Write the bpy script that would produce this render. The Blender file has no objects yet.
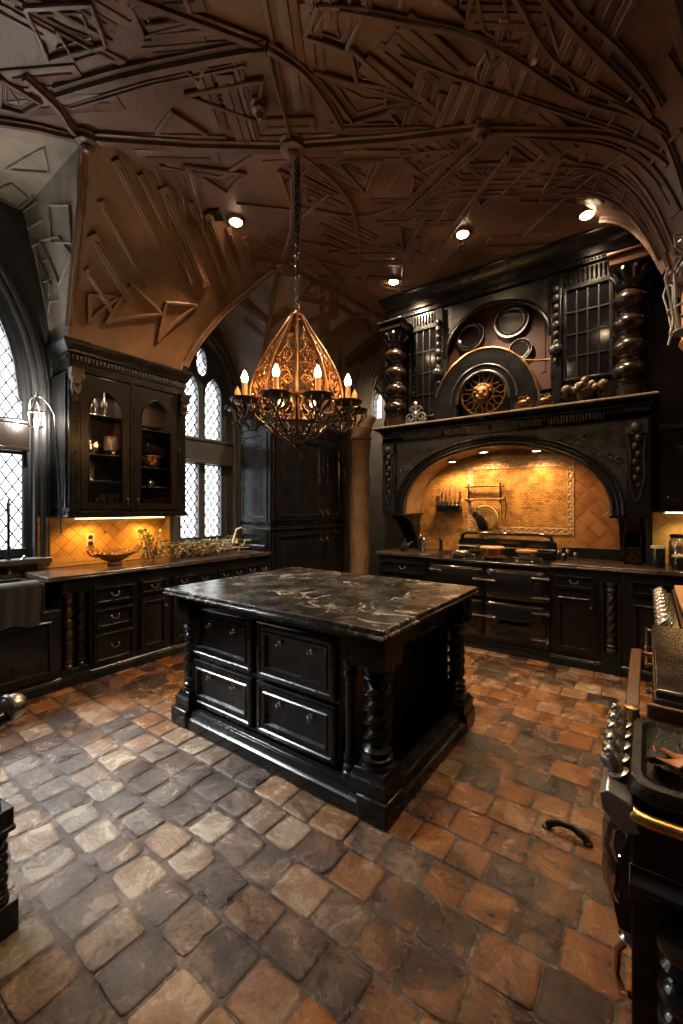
import bpy, bmesh, math, random
from math import sin, cos, pi, sqrt, hypot, radians
from mathutils import Vector, Matrix
from mathutils.geometry import delaunay_2d_cdt
random.seed(11)
SC = bpy.context.scene
COL = SC.collection

# ------------------------------------------------------------------ mesh helper
class MB:
    def __init__(s):
        s.v = []; s.f = []; s.M = None
    def add(s, vs, fs):
        o = len(s.v)
        if s.M is None: s.v += [tuple(v) for v in vs]
        else: s.v += [tuple(s.M @ Vector(v)) for v in vs]
        s.f += [tuple(i + o for i in f) for f in fs]
        return s
    def box(s, x0, x1, y0, y1, z0, z1):
        return s.add([(x0,y0,z0),(x1,y0,z0),(x1,y1,z0),(x0,y1,z0),(x0,y0,z1),(x1,y0,z1),(x1,y1,z1),(x0,y1,z1)],
                     [(0,3,2,1),(4,5,6,7),(0,1,5,4),(1,2,6,5),(2,3,7,6),(3,0,4,7)])
    def loft(s, rings, cap0=True, cap1=True, closed=True):
        n = len(rings[0]); vs = [p for r in rings for p in r]; fs = []
        for k in range(len(rings)-1):
            for i in range(n if closed else n-1):
                j = (i+1) % n
                fs.append((k*n+i, k*n+j, (k+1)*n+j, (k+1)*n+i))
        if cap0: fs.append(tuple(range(n-1, -1, -1)))
        if cap1: fs.append(tuple(range((len(rings)-1)*n, len(rings)*n)))
        return s.add(vs, fs)
    def lathe(s, prof, c=(0,0,0), seg=16, mod=None, M=None):
        rings = []
        for (r, z) in prof:
            ring = []
            for i in range(seg):
                a = 2*pi*i/seg
                rr = mod(r, z, a) if mod else r
                p = Vector((rr*cos(a), rr*sin(a), z))
                if M is not None: p = M @ p
                ring.append((p.x+c[0], p.y+c[1], p.z+c[2]))
            rings.append(ring)
        return s.loft(rings)
    def tube(s, pts, r, seg=8, closed=False, flat=1.0):
        P = [Vector(p) for p in pts]; n = len(P)
        if n < 2: return s
        rr = r if isinstance(r, (list, tuple)) else [r]*n
        T = []
        for i in range(n):
            a = P[i-1] if (i > 0 or closed) else P[i]
            b = P[(i+1) % n] if (i < n-1 or closed) else P[i]
            t = b - a
            T.append(t.normalized() if t.length > 1e-9 else Vector((0,0,1)))
        up = Vector((0,0,1)) if abs(T[0].z) < .9 else Vector((1,0,0))
        N = (up - T[0]*up.dot(T[0])).normalized()
        rings = []
        for i in range(n):
            N = N - T[i]*N.dot(T[i])
            if N.length < 1e-6: N = T[i].orthogonal()
            N.normalize(); B = T[i].cross(N)
            rings.append([tuple(P[i] + (N*cos(2*pi*k/seg)*flat + B*sin(2*pi*k/seg))*rr[i]) for k in range(seg)])
        if closed:
            rings.append(rings[0])
            return s.loft(rings, False, False)
        return s.loft(rings)
    def ball(s, c, r, seg=10, rings=6, sc=(1,1,1)):
        prof = [(max(1e-4, r*sin(pi*k/rings)), -r*cos(pi*k/rings)) for k in range(rings+1)]
        M = Matrix.Diagonal(Vector(sc)).to_3x3()
        return s.lathe(prof, c, seg, M=M)
    def ring(s, c, R, r, axis='z', seg=24, rs=6):
        pts = []
        for i in range(seg):
            a = 2*pi*i/seg; u, v = R*cos(a), R*sin(a)
            pts.append({'z':(c[0]+u,c[1]+v,c[2]), 'y':(c[0]+u,c[1],c[2]+v), 'x':(c[0],c[1]+u,c[2]+v)}[axis])
        return s.tube(pts, r, rs, closed=True)
    def plate(s, outer, holes, fn, d0, d1):
        loops = [list(outer)] + [list(h) for h in holes]
        vs = []; ed = []
        for lp in loops:
            o = len(vs); vs += [Vector(p) for p in lp]
            ed += [(o+i, o+(i+1) % len(lp)) for i in range(len(lp))]
        r = delaunay_2d_cdt(vs, ed, [], 0, 1e-7)
        V2, F2 = r[0], r[2]
        tri = []
        for f in F2:
            cx = sum(V2[i].x for i in f)/len(f); cy = sum(V2[i].y for i in f)/len(f)
            if pip((cx,cy), loops[0]) and not any(pip((cx,cy), h) for h in loops[1:]): tri.append(tuple(f))
        n = len(V2)
        P = [fn(v.x, v.y, d0) for v in V2] + [fn(v.x, v.y, d1) for v in V2]
        fs = [t for t in tri] + [tuple(i+n for i in reversed(t)) for t in tri]
        cnt = {}
        for t in tri:
            for i in range(len(t)):
                a, b = t[i], t[(i+1) % len(t)]
                k = (min(a,b), max(a,b)); cnt.setdefault(k, []).append((a,b))
        for k, l in cnt.items():
            if len(l) == 1:
                a, b = l[0]; fs.append((b, a, a+n, b+n))
        return s.add(P, fs)
    def panel(s, x0, x1, z0, z1, steps):
        """stepped rectangular panel facing -y: steps of (inset, y)"""
        rings = []
        for (i, y) in steps:
            rings.append([(x0+i,y,z0+i),(x1-i,y,z0+i),(x1-i,y,z1-i),(x0+i,y,z1-i)])
        return s.loft(rings, True, True)
    def mold(s, x0, x1, yb, prof, yend=None, left=True, right=True):
        """mitred horizontal moulding round the front and both ends of a box; prof of (out, z)"""
        rings = []
        ye = yb if yend is None else yend
        for (o, z) in prof:
            l = o if left else 0; r = o if right else 0
            rings.append([(x0-l, -o, z), (x1+r, -o, z), (x1+r, ye, z), (x0-l, ye, z)])
        return s.loft(rings)
    def build(s, name, mat, parent=None, bevel=0, angle=38, smooth=True, loc=None, rotz=0):
        me = bpy.data.meshes.new(name)
        me.from_pydata(s.v, [], s.f)
        bm = bmesh.new(); bm.from_mesh(me)
        bmesh.ops.recalc_face_normals(bm, faces=bm.faces)
        th = radians(angle)
        for f in bm.faces: f.smooth = smooth
        for e in bm.edges:
            if len(e.link_faces) == 2 and e.calc_face_angle(0) > th: e.smooth = False
        bm.to_mesh(me); bm.free()
        if mat: me.materials.append(mat)
        o = bpy.data.objects.new(name, me); COL.objects.link(o)
        if parent: o.parent = parent
        if loc is not None: o.location = loc
        if rotz: o.rotation_euler = (0,0,rotz)
        if bevel:
            m = o.modifiers.new('bevel', 'BEVEL'); m.width = bevel; m.segments = 2
            m.limit_method = 'ANGLE'; m.angle_limit = radians(40); m.use_clamp_overlap = True
        return o

def pip(p, poly):
    x, y = p; c = False; n = len(poly)
    for i in range(n):
        x1, y1 = poly[i][0], poly[i][1]; x2, y2 = poly[(i+1) % n][0], poly[(i+1) % n][1]
        if (y1 > y) != (y2 > y) and x < (x2-x1)*(y-y1)/(y2-y1)+x1: c = not c
    return c

def tag(o, label, cat, group=None):
    o['label'] = label; o['category'] = cat
    if group: o['group'] = group
    return o
def thing(name, label, cat, loc=(0,0,0), rotz=0, group=None):
    o = bpy.data.objects.new(name, None); COL.objects.link(o)
    o.location = loc; o.rotation_euler = (0,0,rotz); o.empty_display_size = .1
    return tag(o, label, cat, group)
def struct(o):
    o['kind'] = 'structure'; return o
def sempty(name, loc=(0,0,0), rotz=0):
    o = bpy.data.objects.new(name, None); COL.objects.link(o)
    o.location = loc; o.rotation_euler = (0,0,rotz); return struct(o)
def dup(root, loc, rotz=None, label=None, group=None, scale=None):
    def cp(o, par):
        c = o.copy(); COL.objects.link(c)
        if par: c.parent = par
        for ch in list(o.children): cp(ch, c)
        return c
    r = cp(root, None); r.location = loc
    if rotz is not None: r.rotation_euler = (0,0,rotz)
    if label: r['label'] = label
    if group: r['group'] = group
    if scale: r.scale = (scale,)*3
    return r

# ------------------------------------------------------------------ materials
def nodes(name):
    m = bpy.data.materials.new(name); m.use_nodes = True
    nt = m.node_tree; b = nt.nodes['Principled BSDF']
    return m, nt, b
def N(nt, t, **kw):
    n = nt.nodes.new(t)
    for k, v in kw.items():
        if k in n.inputs: n.inputs[k].default_value = v
        else: setattr(n, k, v)
    return n
def L(nt, a, b): nt.links.new(a, b)
def ramp(nt, stops):
    r = nt.nodes.new('ShaderNodeValToRGB'); e = r.color_ramp.elements
    while len(e) < len(stops): e.new(.5)
    for i, (p, c) in enumerate(stops):
        e[i].position = p; e[i].color = (c[0], c[1], c[2], 1)
    return r
def mat(name, c1, c2=None, rough=.4, metal=0, scale=8, bump=0, bscale=None, stretch=(1,1,1), spec=.5, rvar=0, coat=0):
    m, nt, b = nodes(name)
    tc = N(nt, 'ShaderNodeTexCoord'); mp = N(nt, 'ShaderNodeMapping'); mp.inputs['Scale'].default_value = stretch
    L(nt, tc.outputs['Object'], mp.inputs['Vector'])
    nz = N(nt, 'ShaderNodeTexNoise', Scale=scale, Detail=6.0, Roughness=.6); L(nt, mp.outputs[0], nz.inputs['Vector'])
    if c2 is not None:
        r = ramp(nt, [(.32, c1), (.68, c2)]); L(nt, nz.outputs['Fac'], r.inputs[0]); L(nt, r.outputs[0], b.inputs['Base Color'])
    else: b.inputs['Base Color'].default_value = (*c1, 1)
    b.inputs['Roughness'].default_value = rough; b.inputs['Metallic'].default_value = metal
    b.inputs['Specular IOR Level'].default_value = spec
    if coat: b.inputs['Coat Weight'].default_value = coat; b.inputs['Coat Roughness'].default_value = .15
    if rvar:
        mr = N(nt, 'ShaderNodeMapRange'); mr.inputs['To Min'].default_value = rough-rvar; mr.inputs['To Max'].default_value = rough+rvar
        mr.inputs['From Min'].default_value = .3; mr.inputs['From Max'].default_value = .7
        L(nt, nz.outputs['Fac'], mr.inputs['Value']); L(nt, mr.outputs[0], b.inputs['Roughness'])
    if bump:
        n2 = N(nt, 'ShaderNodeTexNoise', Scale=bscale or scale*3, Detail=5.0); L(nt, mp.outputs[0], n2.inputs['Vector'])
        bp = N(nt, 'ShaderNodeBump', Strength=bump, Distance=.01); L(nt, n2.outputs['Fac'], bp.inputs['Height'])
        L(nt, bp.outputs[0], b.inputs['Normal'])
    return m
def emis(name, c, s):
    m, nt, b = nodes(name); b.inputs['Base Color'].default_value = (*c, 1)
    b.inputs['Emission Color'].default_value = (*c, 1); b.inputs['Emission Strength'].default_value = s
    return m
def glassy(name, gl=.08, tint=(1,1,1), rough=.02, hi=.8):
    m, nt, b = nodes(name); nt.nodes.remove(b)
    out = [n for n in nt.nodes if n.type == 'OUTPUT_MATERIAL'][0]
    t = N(nt, 'ShaderNodeBsdfTransparent'); t.inputs[0].default_value = (*tint, 1)
    g = N(nt, 'ShaderNodeBsdfGlossy', Roughness=rough); fr = N(nt, 'ShaderNodeLayerWeight', Blend=.25)
    mr = N(nt, 'ShaderNodeMapRange'); mr.inputs['To Min'].default_value = gl; mr.inputs['To Max'].default_value = hi
    L(nt, fr.outputs['Facing'], mr.inputs['Value'])
    mx = N(nt, 'ShaderNodeMixShader'); L(nt, mr.outputs[0], mx.inputs[0]); L(nt, t.outputs[0], mx.inputs[1]); L(nt, g.outputs[0], mx.inputs[2])
    L(nt, mx.outputs[0], out.inputs[0]); return m
def tilemat(name, c1, c2, c3, mortar, bw, bh, rot=0, rough=.35, msize=.012, offset=.5, plane='xz', bumpd=.004):
    m, nt, b = nodes(name)
    tc = N(nt, 'ShaderNodeTexCoord'); sx = N(nt, 'ShaderNodeSeparateXYZ'); L(nt, tc.outputs['Object'], sx.inputs[0])
    cb = N(nt, 'ShaderNodeCombineXYZ'); L(nt, sx.outputs['XYZ'.index(plane[0].upper())], cb.inputs[0]); L(nt, sx.outputs['XYZ'.index(plane[1].upper())], cb.inputs[1])
    mp = N(nt, 'ShaderNodeMapping'); mp.inputs['Rotation'].default_value = (0,0,rot); L(nt, cb.outputs[0], mp.inputs[0])
    br = N(nt, 'ShaderNodeTexBrick', Scale=1.0, offset=offset); L(nt, mp.outputs[0], br.inputs['Vector'])
    br.inputs['Brick Width'].default_value = bw; br.inputs['Row Height'].default_value = bh
    br.inputs['Mortar Size'].default_value = msize; br.inputs['Mortar Smooth'].default_value = .3; br.inputs['Bias'].default_value = 0
    br.inputs['Color1'].default_value = (*c1,1); br.inputs['Color2'].default_value = (*c2,1); br.inputs['Mortar'].default_value = (*mortar,1)
    nz = N(nt, 'ShaderNodeTexNoise', Scale=9.0, Detail=6.0); L(nt, tc.outputs['Object'], nz.inputs['Vector'])
    mr = N(nt, 'ShaderNodeMapRange'); mr.inputs['From Min'].default_value = .4; mr.inputs['From Max'].default_value = .7; mr.inputs['To Max'].default_value = .6
    L(nt, nz.outputs['Fac'], mr.inputs[0])
    mx = N(nt, 'ShaderNodeMixRGB'); L(nt, mr.outputs[0], mx.inputs[0]); L(nt, br.outputs['Color'], mx.inputs[1]); mx.inputs[2].default_value = (*c3,1)
    L(nt, mx.outputs[0], b.inputs['Base Color']); b.inputs['Roughness'].default_value = rough
    ad = N(nt, 'ShaderNodeMath', operation='MULTIPLY_ADD'); L(nt, nz.outputs['Fac'], ad.inputs[0]); ad.inputs[1].default_value = .5
    iv = N(nt, 'ShaderNodeMath', operation='SUBTRACT'); iv.inputs[0].default_value = 1; L(nt, br.outputs['Fac'], iv.inputs[1]); L(nt, iv.outputs[0], ad.inputs[2])
    bp = N(nt, 'ShaderNodeBump', Strength=.8, Distance=bumpd); L(nt, ad.outputs[0], bp.inputs['Height']); L(nt, bp.outputs[0], b.inputs['Normal'])
    return m

BLK = mat('black_wood', (.0045,.0046,.0048), (.008,.008,.008), rough=.25, spec=.34, scale=5, bump=.05, bscale=30, stretch=(1,1,1), rvar=.07)
BLK2 = mat('black_carved', (.009,.0085,.008), (.024,.021,.018), rough=.34, scale=14, bump=.2, bscale=60, rvar=.08)
BRWN = mat('dark_brown_wood', (.005,.0036,.0031), (.0095,.0058,.0044), spec=.35, rough=.28, scale=6, bump=.15, bscale=30, stretch=(1,1,.25))
REDW = mat('reddish_wood', (.05,.018,.01), (.085,.032,.016), rough=.4, scale=5, bump=.1, stretch=(1,1,.3))
RAIL = mat('worn_rail_wood', (.05,.022,.01), (.10,.045,.02), rough=.35, scale=6, bump=.1, stretch=(1,.2,1))
BOARD = mat('board_wood', (.3,.15,.055), (.42,.22,.09), rough=.5, scale=5, stretch=(1,.2,1))
CEILM = mat('carved_ceiling_wood', (.07,.038,.0235), (.185,.1,.06), rough=.42, scale=2.2, bump=.35, bscale=22, rvar=.1)
CEILR = mat('ceiling_rib_wood', (.075,.041,.025), (.165,.088,.052), rough=.38, scale=7, bump=.4, bscale=30, rvar=.1)
LUNE = mat('lit_lunette_plaster', (.2,.165,.13), (.4,.335,.26), rough=.6, scale=3.0, bump=.45, bscale=26)  # plaster colour raised to stand in for window light on the lunette
WEBM = mat('lit_web_plaster', (.15,.128,.108), (.28,.235,.195), rough=.6, scale=3.0, bump=.4, bscale=24)  # grey plaster, its colour lightened for light missing in the corner and alcove
PLAS = mat('tan_carved_plaster', (.28,.175,.11), (.42,.28,.18), rough=.7, scale=6, bump=.5, bscale=30)
WALLM = mat('charcoal_plaster', (.032,.031,.03), (.05,.048,.045), rough=.55, scale=6, bump=.25, bscale=35)
WALLD = mat('dark_panelling', (.009,.0085,.008), (.015,.014,.012), rough=.45, scale=6, bump=.2, bscale=35)
FRAMEM = mat('window_frame_paint', (.028,.029,.03), (.045,.046,.048), rough=.36, scale=8, bump=.15, bscale=40)
LEAD = mat('lead_came', (.03,.03,.032), rough=.5, metal=.6)
CHROME = mat('polished_steel', (.6,.59,.57), rough=.18, metal=1)
PEWT = mat('pewter', (.36,.35,.33), (.5,.48,.45), rough=.3, metal=1, scale=20)
IRON = mat('black_iron', (.012,.012,.012), (.03,.027,.024), rough=.4, metal=.7, scale=20, bump=.3, bscale=90)
GIRON = mat('grey_wrought_iron', (.2,.2,.2), (.34,.33,.32), rough=.45, metal=.6, scale=20)
ENAM = mat('black_enamel', (.008,.008,.008), rough=.14, spec=.6)
BRASS = mat('aged_brass', (.42,.25,.09), (.6,.38,.15), rough=.3, metal=1, scale=12)
BRONZ = mat('dark_bronze', (.16,.085,.035), (.3,.17,.07), rough=.35, metal=1, scale=16, bump=.2, bscale=60)
GILT = mat('gilded_iron', (.15,.065,.022), (.28,.125,.042), rough=.42, metal=.75, scale=25, bump=.3, bscale=90)
COPPER = mat('copper', (.62,.27,.13), (.74,.36,.19), rough=.25, metal=1, scale=9)
CER = mat('amber_ceramic', (.42,.28,.12), (.58,.42,.2), rough=.35, scale=40)
RUST = mat('rust_patina', (.22,.09,.035), (.36,.17,.07), rough=.5, metal=.3, scale=10, bump=.3, bscale=40)
SILV = mat('silverware', (.62,.6,.56), rough=.15, metal=1)
CRYS = glassy('clear_glass', .22)
PANE = glassy('cabinet_glass', .012, hi=.25)
SATIN = mat('satin_black', (.007,.007,.0075), rough=.2)
FELT = mat('black_felt', (.003,.003,.003), rough=.95, spec=.1)
WGLASS = glassy('window_glass', .03)
TOWEL = mat('charcoal_linen', (.006,.006,.0065), (.010,.010,.011), rough=.85, scale=30, bump=.4, bscale=150)
HERB = mat('dry_herb', (.16,.13,.035), (.32,.27,.09), rough=.7, scale=30)
TWIG = mat('dry_twig', (.12,.08,.045), (.2,.15,.09), rough=.7, scale=20)
VINE = mat('pale_vine', (.3,.24,.15), (.42,.35,.24), rough=.6, scale=20)
LEAFM = mat('dry_brown_leaf', (.2,.07,.025), (.36,.15,.06), rough=.5, scale=25, bump=.3)
CANDM = mat('candle_wax', (.62,.3,.1), (.72,.38,.14), rough=.5, scale=10)
PLATE = mat('pewter_plate', (.010,.008,.007), (.022,.017,.014), rough=.2, metal=.3, scale=8)
FRUIT = mat('carved_fruit', (.06,.035,.02), (.14,.085,.05), rough=.3, scale=8)
BULB = emis('candle_flame_glow', (1,.52,.18), 75)
SPOTE = emis('spot_lens_glow', (1,.72,.42), 40)
HOODE = emis('hood_lens_glow', (1,.7,.35), 25)
LANT = emis('lantern_glow', (1,.9,.75), 14)
STRIP = emis('under_cabinet_glow', (1,.6,.2), 9)
JAR = mat('jar_brown_content', (.2,.07,.025), (.4,.18,.07), rough=.3, scale=25)
CORK = mat('cream_label', (.45,.37,.26), (.55,.47,.35), rough=.6, scale=20)
OUTL = mat('copper_paint', (.5,.3,.17), (.6,.38,.24), rough=.35, scale=10)
DKBR = mat('dark_bronze_paint', (.03,.02,.013), (.07,.045,.028), rough=.3, metal=.6, scale=12)
KNIFE = mat('knife_handle', (.14,.06,.03), (.24,.11,.05), rough=.35, scale=15)
TERRA = mat('terracotta_panel', (.28,.11,.045), (.42,.19,.08), rough=.55, scale=8, bump=.2)
MOS = tilemat('gold_mosaic', (.42,.205,.05), (.2,.09,.022), (.5,.29,.085), (.09,.045,.014), .05, .026, rough=.3, msize=.004)
DIAG = tilemat('diagonal_ochre_tile', (.3,.135,.045), (.19,.075,.024), (.36,.18,.07), (.09,.045,.022), .15, .15, rot=pi/4, rough=.32, msize=.005, offset=0)
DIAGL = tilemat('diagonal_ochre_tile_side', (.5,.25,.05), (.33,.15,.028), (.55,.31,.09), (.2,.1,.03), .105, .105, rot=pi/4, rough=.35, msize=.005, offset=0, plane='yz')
BORD = mat('carved_tile_border', (.24,.13,.06), (.5,.32,.17), rough=.4, scale=30, bump=.8, bscale=50)

def marble():
    m, nt, b = nodes('black_marble')
    tc = N(nt, 'ShaderNodeTexCoord')
    n1 = N(nt, 'ShaderNodeTexNoise', Scale=1.6, Detail=7.0, Roughness=.62, Distortion=1.2); L(nt, tc.outputs['Object'], n1.inputs['Vector'])
    sb = N(nt, 'ShaderNodeMath', operation='SUBTRACT'); L(nt, n1.outputs['Fac'], sb.inputs[0]); sb.inputs[1].default_value = .5
    ab = N(nt, 'ShaderNodeMath', operation='ABSOLUTE'); L(nt, sb.outputs[0], ab.inputs[0])
    r = ramp(nt, [(.0, (1,1,1)), (.007, (.3,.3,.3)), (.022, (0,0,0))]); L(nt, ab.outputs[0], r.inputs[0])
    n2 = N(nt, 'ShaderNodeTexNoise', Scale=2.3, Detail=3.0); L(nt, tc.outputs['Object'], n2.inputs['Vector'])
    r2 = ramp(nt, [(.44, (0,0,0)), (.58, (1,1,1))]); L(nt, n2.outputs['Fac'], r2.inputs[0])
    mu = N(nt, 'ShaderNodeMath', operation='MULTIPLY'); L(nt, r.outputs[0], mu.inputs[0]); L(nt, r2.outputs[0], mu.inputs[1])
    n3 = N(nt, 'ShaderNodeTexNoise', Scale=5.0, Detail=8.0, Roughness=.7); L(nt, tc.outputs['Object'], n3.inputs['Vector'])
    base = ramp(nt, [(.44, (.013,.0125,.012)), (.78, (.075,.068,.06))]); L(nt, n3.outputs['Fac'], base.inputs[0])
    mx = N(nt, 'ShaderNodeMixRGB'); L(nt, mu.outputs[0], mx.inputs[0]); L(nt, base.outputs[0], mx.inputs[1]); mx.inputs[2].default_value = (.55,.48,.4,1)
    L(nt, mx.outputs[0], b.inputs['Base Color'])
    mr = N(nt, 'ShaderNodeMapRange'); mr.inputs['From Min'].default_value = .35; mr.inputs['From Max'].default_value = .7
    mr.inputs['To Min'].default_value = .16; mr.inputs['To Max'].default_value = .36
    L(nt, n3.outputs['Fac'], mr.inputs[0]); L(nt, mr.outputs[0], b.inputs['Roughness'])
    bp = N(nt, 'ShaderNodeBump', Strength=.12, Distance=.01); L(nt, n3.outputs['Fac'], bp.inputs['Height']); L(nt, bp.outputs[0], b.inputs['Normal'])
    return m
MARB = marble()
WTOP = mat('dark_stone_worktop', (.014,.012,.011), (.05,.035,.026), rough=.2, scale=6, bump=.08, bscale=30, rvar=.07)
# ------------------------------------------------------------------ room dimensions
XL, XR, YB, YA, YF, ZC, XCH = -4.84, .64, 5.46, 6.1, -1.7, 4.45, -3.16
def clamp(a, b, c): return max(b, min(c, a))

# ------------------------------------------------------------------ floor of hand-cut tiles
def floor_mat():
    m, nt, b = nodes('worn_stone_tiles')
    at = N(nt, 'ShaderNodeAttribute', attribute_name='tone'); sp = N(nt, 'ShaderNodeSeparateColor'); L(nt, at.outputs['Color'], sp.inputs[0])
    tc = N(nt, 'ShaderNodeTexCoord')
    n1 = N(nt, 'ShaderNodeTexNoise', Scale=5.0, Detail=8.0, Roughness=.68, Distortion=.6); L(nt, tc.outputs['Object'], n1.inputs['Vector'])
    n2 = N(nt, 'ShaderNodeTexNoise', Scale=46.0, Detail=7.0, Roughness=.7); L(nt, tc.outputs['Object'], n2.inputs['Vector'])
    ad = N(nt, 'ShaderNodeMath', operation='MULTIPLY_ADD'); L(nt, sp.outputs[0], ad.inputs[0]); ad.inputs[1].default_value = .42; 
    s2 = N(nt, 'ShaderNodeMath', operation='MULTIPLY_ADD'); L(nt, n2.outputs['Fac'], s2.inputs[0]); s2.inputs[1].default_value = .35; L(nt, n1.outputs['Fac'], s2.inputs[2])
    s3 = N(nt, 'ShaderNodeMath', operation='SUBTRACT'); L(nt, s2.outputs[0], s3.inputs[0]); s3.inputs[1].default_value = .36
    L(nt, s3.outputs[0], ad.inputs[2])
    warm = ramp(nt, [(.2, (.011,.006,.004)), (.40, (.03,.012,.0034)), (.6, (.12,.04,.0035)), (.9, (.19,.072,.007))]); L(nt, ad.outputs[0], warm.inputs[0])
    cool = ramp(nt, [(.2, (.026,.025,.0245)), (.4, (.064,.06,.053)), (.58, (.132,.123,.1)), (.85, (.3,.275,.21))]); L(nt, ad.outputs[0], cool.inputs[0])
    gm = N(nt, 'ShaderNodeMath', operation='MULTIPLY_ADD'); L(nt, n1.outputs['Fac'], gm.inputs[0]); gm.inputs[1].default_value = .9
    gs = N(nt, 'ShaderNodeMath', operation='SUBTRACT'); L(nt, sp.outputs[2], gs.inputs[0]); gs.inputs[1].default_value = .49; L(nt, gs.outputs[0], gm.inputs[2]); gm.use_clamp = True
    mx = N(nt, 'ShaderNodeMixRGB'); L(nt, gm.outputs[0], mx.inputs[0]); L(nt, warm.outputs[0], mx.inputs[1]); L(nt, cool.outputs[0], mx.inputs[2])
    # pale scuffs
    wv = N(nt, 'ShaderNodeTexNoise', Scale=3.2, Detail=4.0, Distortion=3.0); L(nt, tc.outputs['Object'], wv.inputs['Vector'])
    sc = ramp(nt, [(.492, (0,0,0)), (.5, (1,1,1)), (.508, (0,0,0))]); L(nt, wv.outputs['Fac'], sc.inputs[0])
    sm = N(nt, 'ShaderNodeMath', operation='MULTIPLY'); L(nt, sc.outputs[0], sm.inputs[0]); sm.inputs[1].default_value = .3
    m2 = N(nt, 'ShaderNodeMixRGB'); L(nt, sm.outputs[0], m2.inputs[0]); L(nt, mx.outputs[0], m2.inputs[1]); m2.inputs[2].default_value = (.24,.15,.09,1)
    L(nt, m2.outputs[0], b.inputs['Base Color'])
    rr = N(nt, 'ShaderNodeMapRange'); rr.inputs['From Min'].default_value = .3; rr.inputs['From Max'].default_value = .7; rr.inputs['To Min'].default_value = .10; rr.inputs['To Max'].default_value = .36
    L(nt, n1.outputs['Fac'], rr.inputs[0]); L(nt, rr.outputs[0], b.inputs['Roughness'])
    hs = N(nt, 'ShaderNodeMath', operation='MULTIPLY_ADD'); L(nt, n1.outputs['Fac'], hs.inputs[0]); hs.inputs[1].default_value = 1.6; L(nt, n2.outputs['Fac'], hs.inputs[2])
    bp = N(nt, 'ShaderNodeBump', Strength=.7, Distance=.012); L(nt, hs.outputs[0], bp.inputs['Height']); L(nt, bp.outputs[0], b.inputs['Normal'])
    return m
def build_floor():
    rnd = random.Random(5)
    V, F, T = [], [], []
    # mortar bed
    V += [(XL-.3,YF,-.006),(XR+.02,YF,-.006),(XR+.02,8,-.006),(XL-1.2,8,-.006)]; F.append((0,1,2,3)); T += [(.12,.5,.45)]*4
    y = -.75
    while y < 5.0:
        hy = .196 + rnd.uniform(-.022,.022)
        x = -4.35 + rnd.uniform(-.1,.1)
        while x < .5:
            wx = .196 + rnd.uniform(-.025,.03)
            cx, cy = x+wx/2, y+hy/2
            d = hypot((cx+2.35)/1.2, (cy-.75)/1.1)
            loose = clamp(1.25-d, 0, 1)
            grey = clamp(1.2-.72*d, 0, 1)
            if cy > 3.6: grey = max(grey, .3*clamp((cy-3.6)/.6,0,1))
            grey = clamp(grey + rnd.uniform(-.25,.2), 0, 1)
            gap = .0025 + .007*loose + rnd.uniform(0,.002)
            hx2, hy2 = wx/2-gap, hy/2-gap
            p = 16 - 8*loose + rnd.uniform(-2,2)
            tx, ty = rnd.uniform(-.02,.02), rnd.uniform(-.02,.02); dz = rnd.uniform(-.003,.0)
            rot = rnd.uniform(-.03,.03)*(1+1.5*loose)
            jit = [1+rnd.uniform(-.05,.01)*(.15+1.0*loose) for _ in range(20)]
            if rnd.random() < .25+.4*loose: k0 = rnd.randrange(20); jit[k0] -= .09; jit[(k0+1) % 20] -= .07
            tone = (rnd.random(), rnd.random(), grey)
            o = len(V)
            for (sc, z) in ((1.0,-.012),(.995,-.004),(.965,-.0006),(.82,.0006),(.4,.001)):
                for k in range(20):
                    q = k % 5; e_ = k//5
                    a = pi/2*e_ + (-.92+.46*q)*pi/4
                    c, s_ = cos(a), sin(a)
                    rr = (abs(c)**p + abs(s_)**p)**(-1/p)
                    px, py = rr*c*hx2*sc*jit[k], rr*s_*hy2*sc*jit[k]
                    V.append((cx+px*cos(rot)-py*sin(rot), cy+px*sin(rot)+py*cos(rot), z+dz+(px*tx+py*ty if z > -.01 else 0)))
                    T.append(tone)
            for r in range(4):
                for k in range(20):
                    j = (k+1) % 20
                    F.append((o+r*20+k, o+r*20+j, o+r*20+20+j, o+r*20+20+k))
            F.append(tuple(o+80+k for k in range(20)))
            x += wx
        y += hy
    me = bpy.data.meshes.new('floor'); me.from_pydata(V, [], F)
    at = me.attributes.new('tone', 'FLOAT_COLOR', 'POINT')
    for i, t in enumerate(T): at.data[i].color = (*t, 1)
    for f in me.polygons: f.use_smooth = True
    me.materials.append(floor_mat())
    o = bpy.data.objects.new('floor', me); COL.objects.link(o); struct(o)
build_floor()

# ------------------------------------------------------------------ vaulted ceiling
def zc(x, y):
    s = clamp((x+4.44)/1.03, 0, 1)
    co = 3.22+1.23*(.35*sqrt(max(0,1-(1-s)**2))+.65*s)
    t1 = abs(y-.45)/1.25
    p1 = 3.22+1.23*(clamp((1-t1)/.19, 0, 1))**.8 if t1 < 1 else 0
    t2 = abs(y-3.53)/.60
    p2 = 3.22+1.23*(.45*sqrt(4-(t2+1)**2)/sqrt(3)+.55*(1-t2)) if t2 < 1 else 0
    z = min(4.45, max(co, p1, p2))
    r = hypot(x-.5, y-4.45)
    z -= 1.1*clamp(1-(r-.28)/1.2, 0, 1)**4
    return z
def ceil_n(x, y):
    e = .006
    return Vector(((zc(x+e,y)-zc(x-e,y))/(2*e), (zc(x,y+e)-zc(x,y-e))/(2*e), -1)).normalized()   # into the room
ceil = sempty('ceiling')
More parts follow.
